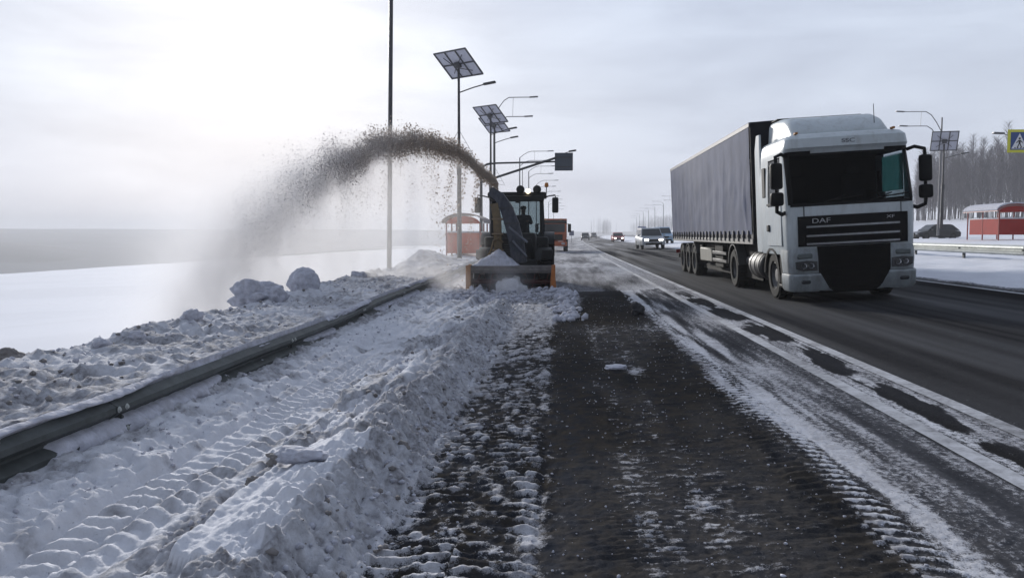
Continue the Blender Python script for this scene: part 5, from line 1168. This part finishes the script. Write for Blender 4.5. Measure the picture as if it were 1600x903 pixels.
def spray_clumps():
    r = np.random.default_rng(3); n1 = 130000; n2 = 45000
    u = r.random(n1); x1 = -1.8 - 8.6 * u ** .9; zc = np.interp(x1, ax_, az_); w = np.interp(x1, ax_, aw_)
    cl = fbm(x1 * 2.6, np.zeros(n1), 7, 4) - .5
    z1 = zc + r.normal(0, 1, n1) * w * .62 + cl * w * 1.1; y1 = SY + r.normal(0, 1, n1) * (.10 + .07 * (-1.8 - x1))
    keep = r.random(n1) < np.interp(x1, [-10.4, -8.5, -6.5, -1.8], [.25, .75, 1, 1]); x1, y1, z1 = x1[keep], y1[keep], z1[keep]
    # curtain falling under the arc, in streaks
    x2 = -2.3 - 6.8 * r.random(n2); zc = np.interp(x2, ax_, az_); d = r.exponential(.55, n2) * (.6 + 1.1 * vn(x2 * 3.2, x2 * 0, 12)); sk = vn(x2 * 5.5, d * .5, 13)
    z2 = zc - .15 - d * 1.25; x2 = x2 - .18 * d; y2 = SY + r.normal(0, 1, n2) * (.15 + .09 * (-1.8 - x2)); keep = (sk > .42) & (z2 > -.1); x2, y2, z2 = x2[keep], y2[keep], z2[keep]
    # ragged tufts thrown off the crest
    n3 = 1500; c = r.choice([-4.3, -4.5, -3.1, -5.3, -6.3, -4.4], n3); x3 = c + r.normal(0, .16, n3); z3 = np.interp(x3, ax_, az_) + .15 + np.abs(r.normal(0, .13, n3)) * (1 + (np.abs(c + 4.4) < .2) * .5); y3 = SY + r.normal(0, .12, n3)
    X = np.concatenate([x1, x2, x3]); Yy = np.concatenate([y1, y2, y3]); Z = np.concatenate([z1, z2, z3]); n = len(X)
    rad = .0045 + .027 * r.random(n) ** 6.0; rad = rad * np.interp(X, [-10, -8, -6, -3], [.35, .55, 1, 1.0]); rad[len(x1):len(x1) + len(x2)] *= np.where((x2 > -3.6), .95, .62)
    T = np.array([(1, 0, -.6), (-.6, .9, -.5), (-.5, -.9, -.6), (.1, .0, 1.0)]); f = np.array([(0, 2, 1), (0, 1, 3), (1, 2, 3), (2, 0, 3)])
    Vv = T[None] * rad[:, None, None] * (.6 + .8 * r.random((n, 4, 3))) + np.stack([X, Yy, Z], 1)[:, None]
    Fv = f[None] + 4 * np.arange(n)[:, None, None]
    me = bpy.data.meshes.new('snow_spray'); me.vertices.add(n * 4); me.vertices.foreach_set('co', Vv.astype(np.float32).ravel()); me.loops.add(n * 12); me.loops.foreach_set('vertex_index', Fv.astype(np.int32).ravel())
    me.polygons.add(n * 4); me.polygons.foreach_set('loop_start', np.arange(0, n * 12, 3, dtype=np.int32)); me.update(calc_edges=True)
    me.materials.append(clump_mat()); o = bpy.data.objects.new('snow_spray', me); COL.objects.link(o); return tag(o, 'arc of dirty snow clumps thrown over the bank', 'snow spray', kind='stuff')
spray_clumps()
def powder():
    """fine powder round the clumps: a density grid from geometry nodes"""
    me = bpy.data.meshes.new('snow_powder'); me.from_pydata([(-8, SY, 0)], [], []); o = bpy.data.objects.new('snow_powder', me); COL.objects.link(o)
    g = bpy.data.node_groups.new('powder', 'GeometryNodeTree'); g.interface.new_socket('Geometry', in_out='OUTPUT', socket_type='NodeSocketGeometry'); g.interface.new_socket('Geometry', in_out='INPUT', socket_type='NodeSocketGeometry')
    go = g.nodes.new('NodeGroupOutput'); vc = g.nodes.new('GeometryNodeVolumeCube')
    mn, mxx = (-15.2, 20.2, -5.0), (-.6, 26.2, 4.8)
    vc.inputs['Min'].default_value = mn; vc.inputs['Max'].default_value = mxx
    vc.inputs['Resolution X'].default_value = 180; vc.inputs['Resolution Y'].default_value = 60; vc.inputs['Resolution Z'].default_value = 120
    po = g.nodes.new('GeometryNodeInputPosition'); sp_ = g.nodes.new('ShaderNodeSeparateXYZ'); g.links.new(po.outputs[0], sp_.inputs[0])
    X, Y, Z = sp_.outputs
    x0, x1 = -15.2, -.6
    def fcurve(pts, lo, hi):
        n = g.nodes.new('ShaderNodeFloatCurve'); c = n.mapping.curves[0]; P = [((a - x0) / (x1 - x0), (b - lo) / (hi - lo)) for a, b in pts]
        c.points[0].location = P[0]; c.points[1].location = P[-1]
        for q in P[1:-1]: c.points.new(*q)
        for q in c.points: q.handle_type = 'AUTO_CLAMPED'
        n.mapping.update(); g.links.new(math_(g, 'DIVIDE', math_(g, 'SUBTRACT', X, x0), x1 - x0, True), n.inputs['Value'])
        return math_(g, 'ADD', math_(g, 'MULTIPLY', n.outputs[0], hi - lo), lo)
    zc = fcurve([(-15.2, -6)] + list(zip(ax_, az_)) + [(-.6, .4)], -6, 5)
    w = fcurve([(-15.2, 3.0)] + list(zip(ax_, aw_)) + [(-.6, .05)], 0, 3.2)
    amp = fcurve([(-15.2, 0), (-14.6, .16), (-13.2, .38), (-12, .66), (-10.9, 1.05), (-10, 1.5), (-8.5, 2.8), (-6.6, 4.4), (-4.5, 4.6), (-2.5, 4.2), (-1.9, 2.4), (-1.6, 0), (-.6, 0)], 0, 8)
    wy = fcurve([(-15.2, 1.6), (-11, 1.4), (-8, .9), (-5, .5), (-2, .22), (-.6, .2)], 0, 2)
    nz = g.nodes.new('ShaderNodeTexNoise'); nz.inputs['Scale'].default_value = 1.7; nz.inputs['Detail'].default_value = 4; nz.inputs['Roughness'].default_value = .6; g.links.new(po.outputs[0], nz.inputs['Vector'])
    nz2 = g.nodes.new('ShaderNodeTexNoise'); nz2.inputs['Scale'].default_value = 1.0; nz2.inputs['Detail'].default_value = 4
    vm = g.nodes.new('ShaderNodeVectorMath'); vm.operation = 'MULTIPLY'; g.links.new(po.outputs[0], vm.inputs[0]); vm.inputs[1].default_value = (3.4, 1.2, .7); g.links.new(vm.outputs[0], nz2.inputs['Vector'])
    dz = math_(g, 'SUBTRACT', Z, zc); a = math_(g, 'DIVIDE', dz, w)
    a = math_(g, 'ADD', a, math_(g, 'MULTIPLY', math_(g, 'SUBTRACT', nz.outputs[0], .5), 2.0))
    core = math_(g, 'EXPONENT', math_(g, 'MULTIPLY', math_(g, 'MULTIPLY', a, a), -1.0))
    b = math_(g, 'DIVIDE', math_(g, 'SUBTRACT', Y, SY), wy); gy = math_(g, 'EXPONENT', math_(g, 'MULTIPLY', math_(g, 'MULTIPLY', b, b), -1.0))
    n01 = math_(g, 'MULTIPLY', math_(g, 'SUBTRACT', nz.outputs[0], .25), 2.0, True)
    core = math_(g, 'MULTIPLY', math_(g, 'MULTIPLY', core, amp), n01)
    # thin curtain below the arc
    below = math_(g, 'MULTIPLY', math_(g, 'MULTIPLY', dz, -1.6), 1.0, True)
    fade = math_(g, 'ADD', math_(g, 'MULTIPLY', Z, .16), .55, True)
    cdn = fcurve([(-15.2, 0), (-13.5, .3), (-11, .9), (-9, 1.3), (-6, 1.3), (-3.6, 1.0), (-2.4, .6), (-1.9, .0), (-.6, 0)], 0, 3)
    st_ = math_(g, 'MULTIPLY', math_(g, 'SUBTRACT', nz2.outputs[0], .30), 2.4, True)
    cur = math_(g, 'MULTIPLY', math_(g, 'MULTIPLY', below, cdn), math_(g, 'ADD', math_(g, 'MULTIPLY', st_, .8), .3))
    dens = math_(g, 'MULTIPLY', math_(g, 'ADD', core, cur), gy)
    # brownish mist drifting over the rail beside the machine, and round the mouth
    for (c, rr, am) in (((-3.3, 21.9, .05), (.75, .9, .30), .75), ((-1.45, 22.1, -.05), (.42, .5, .38), 1.6)):
        s = None
        for ax, cc, rad in zip((X, Y, Z), c, rr):
            q = math_(g, 'DIVIDE', math_(g, 'SUBTRACT', ax, cc), rad); q = math_(g, 'MULTIPLY', q, q); s = q if s is None else math_(g, 'ADD', s, q)
        dens = math_(g, 'ADD', dens, math_(g, 'MULTIPLY', math_(g, 'MULTIPLY', math_(g, 'EXPONENT', math_(g, 'MULTIPLY', s, -1.0)), n01), am))
    g.links.new(dens, vc.inputs['Density']); 
    sm = g.nodes.new('GeometryNodeSetMaterial'); g.links.new(vc.outputs[0], sm.inputs[0])
    m = bpy.data.materials.new('snow_powder'); m.use_nodes = True; t = m.node_tree; t.nodes.clear(); pv = N(t, 'ShaderNodeVolumePrincipled'); pv.inputs['Color'].default_value = (.90, .89, .89, 1); pv.inputs['Density'].default_value = 1.0; pv.inputs['Anisotropy'].default_value = .25
    om = N(t, 'ShaderNodeOutputMaterial'); L(t, pv, 0, om, 'Volume'); sm.inputs['Material'].default_value = m; me.materials.append(m)
    g.links.new(sm.outputs[0], go.inputs[0]); md = o.modifiers.new('powder', 'NODES'); md.node_group = g
    return tag(o, 'pale cloud of snow powder drifting under the thrown arc', 'snow powder', kind='stuff')
powder()

# ------------------------------------------------------------------ haze
hz = MB().box(-2100, 2100, -260, 2300, -27, 32).build('haze', None, angle=0); tag(hz, kind='stuff')
m = bpy.data.materials.new('haze'); m.use_nodes = True; t = m.node_tree; t.nodes.clear(); pv = N(t, 'ShaderNodeVolumePrincipled'); pv.inputs['Color'].default_value = (.95, .955, .97, 1); pv.inputs['Density'].default_value = .0007; pv.inputs['Anisotropy'].default_value = .0
om = N(t, 'ShaderNodeOutputMaterial'); L(t, pv, 0, om, 'Volume'); hz.data.materials.append(m)
